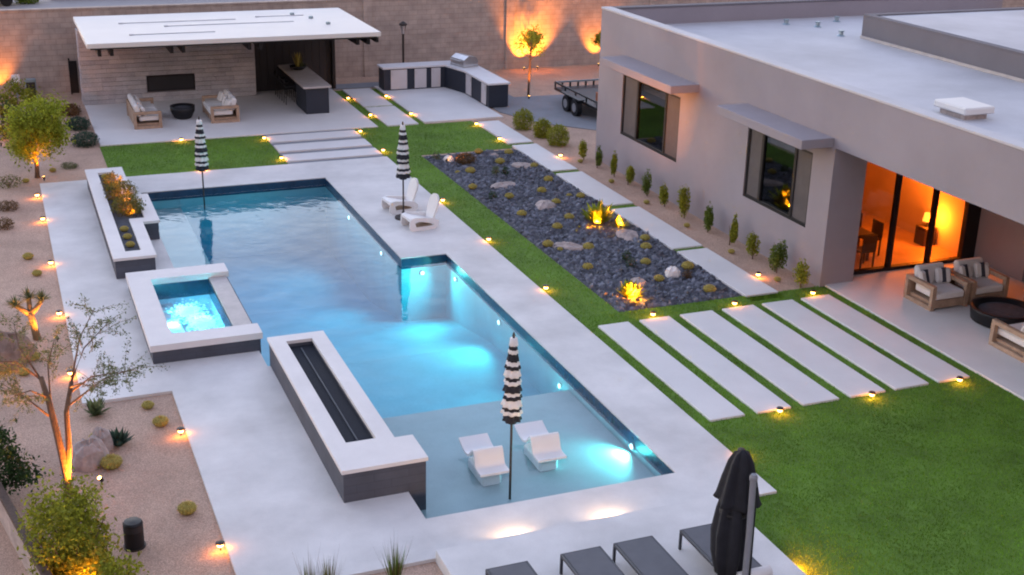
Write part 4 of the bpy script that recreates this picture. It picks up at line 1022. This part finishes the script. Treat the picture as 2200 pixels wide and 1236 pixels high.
def palo_verde(e, rnd):
    tips = []
    def limb(mb, pts, r0, r1):
        k = len(pts); mb.tube(pts, [r0+(r1-r0)*i/(k-1) for i in range(k)], 7)
    mb = MB(); limb(mb, [(0, 0, 0), (.02, 0, .5), (-.05, 0, 1.2), (-.12, .05, 1.8), (-.2, .1, 2.25)], .075, .04)
    limb(mb, [(.02, 0, .45), (.10, .02, 1.0), (.12, .05, 1.6), (.25, .1, 2.1)], .055, .035)
    mb.build('trunk', 'bark', e, smooth=True)
    mb = MB()
    ends = [((-.2, .1, 2.2), (-.5, .6, 3.0)), ((-.2, .1, 2.2), (-.9, -.1, 2.7)), ((-.15, .05, 1.9), (-.6, -.6, 2.3)), ((.25, .1, 2.1), (.9, .3, 2.95)), ((.25, .1, 2.1), (.75, 1.1, 2.9)), ((.2, .1, 1.9), (1.15, -.1, 2.25)), ((.22, .1, 2.0), (.6, -.7, 2.3)), ((-.1, .05, 1.7), (.1, .9, 2.6)), ((.15, .05, 1.7), (1.3, .55, 2.0)), ((-.15, 0, 1.6), (-.8, .4, 2.1))]
    tw_ = MB()
    for a, b in ends:
        a, b = Vector(a), Vector(b); mid = (a+b)/2+Vector((rnd.gauss(0, .08), rnd.gauss(0, .08), .1)); limb(mb, [a, mid, b], .018, .006)
        for _ in range(9):
            q = a.lerp(b, rnd.uniform(.35, 1)); d = Vector((rnd.gauss(0, 1), rnd.gauss(0, 1), rnd.gauss(0, .45))).normalized(); d = (d+(b-a).normalized()*.8).normalized()
            L = rnd.uniform(.3, .65); r = [q, q+d*L*.5+Vector((0, 0, .04)), q+d*L]; tw_.tube(r, [.005, .004, .002], 4); tips += [(q, d, L)]
    mb.build('limb', 'bark', e, smooth=True); tw_.build('twigs', 'bark_pale', e)
    lf = MB()
    for _ in range(5500):
        q, d, L = rnd.choice(tips); p = q+d*L*rnd.uniform(.15, 1.05)+Vector((rnd.gauss(0, .035), rnd.gauss(0, .035), rnd.gauss(0, .03))); lf.leafquad(p, .045*rnd.uniform(.6, 1.4), rnd, .4)
    lf.build('crown', 'leaf_grey', e)
palo_verde(pt, random.Random(12))
gb = thing('green_bush', 'large lime green bush behind the low garden wall, lit amber from below', 'shrub', (.22, 17.25, -.06)); rnd0 = random.Random(14); mb = MB(); foliage(mb, (0, 0, .75), (.62, .8, .8), 8500, .07, rnd0, 40)
foliage(mb, (.3, -.8, .45), (.5, .7, .6), 3600, .075, rnd0, 18); mb.build('leaves', 'leaf_lime', gb)
mb = MB()
for k in range(9): mb.tube([(0, 0, 0), (.5*math.cos(k*.7), .6*math.sin(k*.7), 1.0)], [.025, .008], 5)
mb.build('stems', 'bark', gb)
db = thing('dark_shrub', 'dark green shrub at the picture edge above the low garden wall', 'shrub', (-.72, 20.2, -.06)); mb = MB(); foliage(mb, (0, 0, .6), (.55, .55, .6), 2600, .08, random.Random(15), 18); mb.build('leaves', 'leaf_dark', db)
MB().tube([(0, 0, 0), (0, 0, .6)], [.04, .02], 6).build('stem', 'bark', db)
yc = thing('forked_yucca', 'small forked yucca tree with glowing amber trunk and spiky heads', 'yucca', (.08, 27.0, -.06))
def yucca(e):
    mb = MB(); mb.tube([(.08, 0, 0), (.03, 0, .35), (0, 0, .62)], [.09, .07, .075], 9)
    heads = [(-.28, 0, .82), (.26, .05, .86), (0, .15, .9)]
    for h in heads: mb.tube([(0, 0, .58), (h[0]*.5, h[1]*.5, .70), h], [.065, .055, .05], 8)
    mb.build('trunk', 'bark_pale', e, smooth=True)
    for i, h in enumerate(heads):
        spikes(70, .30, 1.7, random.Random(i), .022, .03).build('leaf_head', 'leaf_grey', e, loc=h)
yucca(yc)
for i, (x, y, l) in enumerate(((3.35, 15.55, 'thin wispy ornamental grass at the bottom edge, farthest from the loungers'), (3.62, 15.55, 'wispy ornamental grass tuft beside the green one at the bottom edge'), (4.62, 15.55, 'bright green ornamental grass tuft in the bed beside the lounger terrace'))):
    e = thing('grass_tuft', l, 'ornamental grass', (x, y, -.06), 0, 'ornamental grasses in the bed'); rnd = random.Random(80+i)
    spikes(90 if i == 2 else 60, .75, .3, rnd, .012, .07).build('blades', 'leaf_green' if i == 2 else 'leaf_olive', e); spikes(30, .95, .45, rnd, .006, .04).build('seed_stalks', 'leaf_brown', e)

# ------------------------------------------------------------------ bollard, trailer
bo = thing('speaker_bollard', 'short black cylindrical garden speaker standing on the gravel', 'garden speaker', (1.16, 17.98, -.06))
MB().lathe([(.145, 0), (.15, .02), (.15, .42), (.13, .45), (.03, .46)], 32).build('body', 'black_metal', bo, smooth=False)
MB().lathe([(.152, .30), (.152, .40)], 32).build('grille_band', 'dark_panel', bo); MB().lathe([(.17, 0), (.17, .025)], 32).build('base', 'bronze', bo)
tr = thing('utility_trailer', 'dark open utility trailer parked behind the house corner', 'trailer', (20.25, 41.6, -.03))
def trailer():
    B(0, 2.0, 0, 3.9, .45, .55, .01).build('bed', 'black_metal', tr)
    for x in (0, 1.95):
        mb = MB(); mb.box(x, x+.05, 0, 3.9, .72, .78)
        mb.build('side_rail', 'black_metal', tr)
        for k in range(5): B(x, x+.05, k*.96, k*.96+.05, .551, .719).build('rail_post', 'black_metal', tr)
    B(.06, 1.94, 3.85, 3.9, .72, .78).build('end_rail', 'grey_metal', tr)
    for k in range(5): B(.3+k*.34, .36+k*.34, 3.85, 3.9, .551, .719).build('rail_post', 'black_metal', tr)
    for x in (-.22, 2.22):
        for y in (1.3, 2.1):
            w_ = MB().tube([(x-.1, y, .31), (x+.1, y, .31)], .31, 20).build('wheel', 'black_metal', tr); MB().tube([(x-.11, y, .31), (x+.11, y, .31)], .17, 14).build('rim', 'steel', w_)
        B(min(x-.12, x+.12), x+.12, .85, 2.55, .64, .68, .01).build('fender', 'black_metal', tr)
    MB().tube([(.5, 0, .5), (1, -1.2, .5), (1.5, 0, .5)], .04, 6).build('tongue', 'black_metal', tr)
trailer()
tc_ = thing('orange_cooler', 'small orange-red box on the utility trailer', 'box', (21.0, 42.6, .521)); B(-.25, .25, -.2, .2, 0, .28, .02).build('box_body', 'terracotta', tc_); B(-.26, .26, -.21, .21, .281, .33, .02).build('lid', 'terracotta', tc_)

# ------------------------------------------------------------------ beyond the wall
cr = thing('parked_vehicle', 'brown vehicle parked on the street beyond the wall', 'vehicle', (.2, 76.5, 0), .1)
B(-1.6, 1.1, -.9, .9, .35, 1.0, .12).build('body', 'boulder_brown', cr); B(-1.0, .7, -.8, .8, 1.001, 1.5, .15).build('cabin', 'dark_panel', cr)
for x in (-1.0, .6):
    for s in (-.88, .88): MB().tube([(x, s-.1, .33), (x, s+.1, .33)], .33, 16).build('wheel', 'black_metal', cr)
mound('street_shrub', 'green shrub beside the street beyond the wall', 'shrub', (2.0, 76.6, 0), .7, .9, 'leaf_green', 500, .16, 90)
nb = thing('neighbour_wall', 'long pale low wall beyond the street', 'wall', (3.2, 77.5, 0)); B(0, 30, 0, .3, 0, .6, .02).build('wall_body', 'coping', nb); B(-.05, 30, -.05, .35, .601, .68, .02).build('cap', 'membrane', nb)

# ------------------------------------------------------------------ lamps of the garden
def lamp_meshes():
    a = MB().tube([(0, 0, 0), (0, 0, .11)], .012, 8).build('stake', 'bronze'); b = MB().lathe([(.035, .06), (.05, .075), (.05, .115), (.03, .12)], 14).build('lens', 'amber_lens'); c = MB().lathe([(.03, .121), (.075, .122), (.06, .145), (.01, .155)], 16).build('cap', 'bronze')
    d = [o.data for o in (a, b, c)]
    for o in (a, b, c): bpy.data.objects.remove(o)
    return d
LM = lamp_meshes()
def path_light(x, y, label, power=1.0):
    e = thing('path_light', label, 'path light', (x, y, -.05), 0, 'amber path lights')
    for n_, d in zip(('stake', 'lens', 'cap'), LM): link(n_, d, e)
    for k in range(2):
        s = (-1)**k; point_light(e, (.085*s, -.06, .10), power*.5, .03)
PATH = [(11.62, 33.81, 'amber path light at the lawn edge beside the white lounge chairs'), (11.62, 30.05, 'amber path light at the lawn edge across the deck from the pool notch'), (11.62, 26.2, 'amber path light at the deck edge opposite the lower end of the rock bed'), (11.66, 17.38, 'amber path light at the deck edge above the closed black parasol'),
    (.67, 37.8, 'amber path light at the gravel edge of the deck, topmost beside the raised planter'), (.70, 35.43, 'amber path light at the gravel edge of the deck, second from the top'), (.70, 31.69, 'amber path light at the gravel edge beside the near end of the raised planter'), (.68, 28.16, 'amber path light at the gravel edge opposite the spa, above the forked yucca'), (.69, 24.77, 'amber path light at the gravel edge within the sparse tree crown'), (2.37, 21.5, 'amber path light at the deck edge below the inner gravel corner'), (2.38, 17.42, 'amber path light at the deck edge beside the black garden speaker'),
    (5.51, 43.15, 'amber path light between the sofa patio and the lawn'), (5.59, 39.22, 'amber path light at the deck edge under the far striped parasol'), (8.2, 42.6, 'amber path light at the patio end of the step slabs, sofa side'), (11.58, 42.6, 'amber path light at the patio end of the step slabs, kitchen side'), (8.2, 39.85, 'amber path light at the pool end of the step slabs, sofa side'), (11.6, 39.85, 'amber path light at the pool end of the step slabs, kitchen side'),
    (12.57, 47.92, 'amber path light in the turf strip beside the bar end'), (12.61, 44.92, 'amber path light in the turf strip beside the patio corner'), (14.1, 47.89, 'amber path light at the kitchen cabinet end'), (14.1, 44.69, 'amber path light between the turf pavers and kitchen patio'), (15.88, 42.5, 'amber path light at the top end of the side paver path'), (15.88, 40.19, 'amber path light beside the first side paver'),
    (17.0, 37.5, 'amber path light in the gravel strip beside the second side paver'), (17.02, 25.38, 'amber path light in the gravel strip beside the last side paver'), (13.27, 23.85, 'amber path light above the second lawn paver'), (15.42, 23.85, 'amber path light above the fourth lawn paver'), (17.59, 23.85, 'amber path light above the sixth lawn paver'), (13.26, 18.6, 'amber path light below the second lawn paver'), (15.4, 18.6, 'amber path light below the fourth lawn paver'), (17.57, 18.6, 'amber path light below the sixth lawn paver')]
for a in PATH: path_light(*a)
def uplight(x, y, z, target, power, label, angle=60):
    e = thing('uplight', label, 'uplight', (x, y, z), 0, 'amber uplights')
    d = (Vector(target)-Vector((x, y, z+.1))).normalized(); p = Vector((0, 0, .08))
    MB().tube([(0, 0, 0), (0, 0, .07)], .012, 6).build('stake', 'bronze', e)
    MB().tube([p-d*.04, p+d*.05], [.03, .042], 12).build('housing', 'bronze', e); MB().tube([p+d*.051, p+d*.056], .036, 12).build('lens', 'amber_lens', e)
    q = p+d*.07; spot_light(e, tuple(q), tuple(q+d), power*3, angle)
UPS = [(19.45, 46.15, -.05, (19.66, 46.62, 1.9), 30, 'uplight at the foot of the slim dark sapling', 60), (21.5, 51.65, -.05, (21.6, 52.19, 1.6), 110, 'uplight at the boundary wall behind the sapling, kitchen side', 80), (22.15, 51.65, -.05, (22.3, 52.19, 1.7), 110, 'uplight at the boundary wall behind the sapling, driveway side', 80), (25.1, 51.6, -.05, (25.2, 52.19, 1.5), 40, 'uplight at the boundary wall beside the house corner', 80), (-.05, 51.6, -.05, (0, 52.19, 1.2), 22, 'uplight at the boundary wall by the picture edge', 80),
    (.95, 39.6, -.05, (.77, 40.04, 1.2), 22, 'uplight at the foot of the lime tree', 80), (.05, 43.6, -.05, (.2, 45.0, .7), 25, 'uplight before the dark bush', 80), (-.15, 44.2, -.05, (0, 45.6, .9), 25, 'uplight beside the dark bush at the picture edge', 90),
    (.55, 26.7, -.05, (.1, 27, .6), 16, 'uplight aimed at the forked yucca from the deck side', 70), (.05, 26.3, -.05, (.08, 27, .7), 12, 'uplight aimed at the forked yucca from the gravel', 60), (.86, 20.15, -.05, (.28, 19.8, 1.1), 90, 'uplight on the gravel aimed at the sparse tree trunks', 70), (.55, 19.45, -.05, (.25, 19.72, 1.2), 60, 'uplight at the foot of the sparse tree', 60),
    (.45, 16.25, .15, (.3, 16.8, .8), 14, 'uplight inside the green bush at the bottom edge', 110), (.25, 16.6, -.05, (.6, 17.3, .9), 8, 'second uplight inside the green bush at the bottom edge', 110),
    (14.85, 30.2, -.02, (15.1, 30.6, .35), 260, 'uplight in front of the larger glowing agave', 90), (15.42, 29.8, -.02, (15.5, 30.1, .35), 160, 'uplight in front of the smaller glowing agave', 90), (13.33, 24.7, -.02, (13.33, 25.15, .25), 150, 'uplight before the glowing agave at the lawn end', 100), (13.15, 37.9, -.02, (13.5, 38.0, .25), 5, 'uplight at the brown mound plant', 90),
    (2.95, 36.0, .45, (2.68, 36.3, .85), 8, 'uplight in the raised planter under the brightest shrub', 110), (2.95, 34.6, .45, (2.72, 35.2, .8), 5, 'uplight in the middle of the raised planter', 110), (2.95, 33.4, .45, (2.72, 33.9, .8), 3, 'uplight in the raised planter beside the small cacti', 110)]
for u in UPS: uplight(*u[:6], angle=u[6])
# step lights in the terrace risers
def step_light(x, y, z, aim, label, power, col=(1, .6, .3)):
    e = thing('step_light', label, 'step light', (x, y, z), 0, 'step lights in the terrace edge'); d = Vector(aim)
    s = Vector((abs(d.y), abs(d.x), 0))
    c = d*.006
    MB().box(*sorted((-.09*s.x, .09*s.x+d.x*.01)), *sorted((-.09*s.y, .09*s.y+d.y*.01)), -.03, .03).build('faceplate', 'steel', e)
    MB().box(*sorted((-.07*s.x+d.x*.0105, .07*s.x+d.x*.013)), *sorted((-.07*s.y+d.y*.0105, .07*s.y+d.y*.013)), -.018, .018).build('lens', 'amber_lens', e)
    spot_light(e, tuple(d*.03), tuple(d*.6+Vector((0, 0, -.12))), power, 160, .6, .04, col)
step_light(6.78, 15.999, .085, (0, 1, 0), 'step light under the terrace edge below the two in-water loungers', 9)
step_light(8.45, 15.999, .085, (0, 1, 0), 'step light under the terrace edge near the black parasol', 9)
step_light(10.401, 13.85, .06, (1, 0, 0), 'step light in the terrace side glowing onto the lawn', 16, (1, .24, .01))
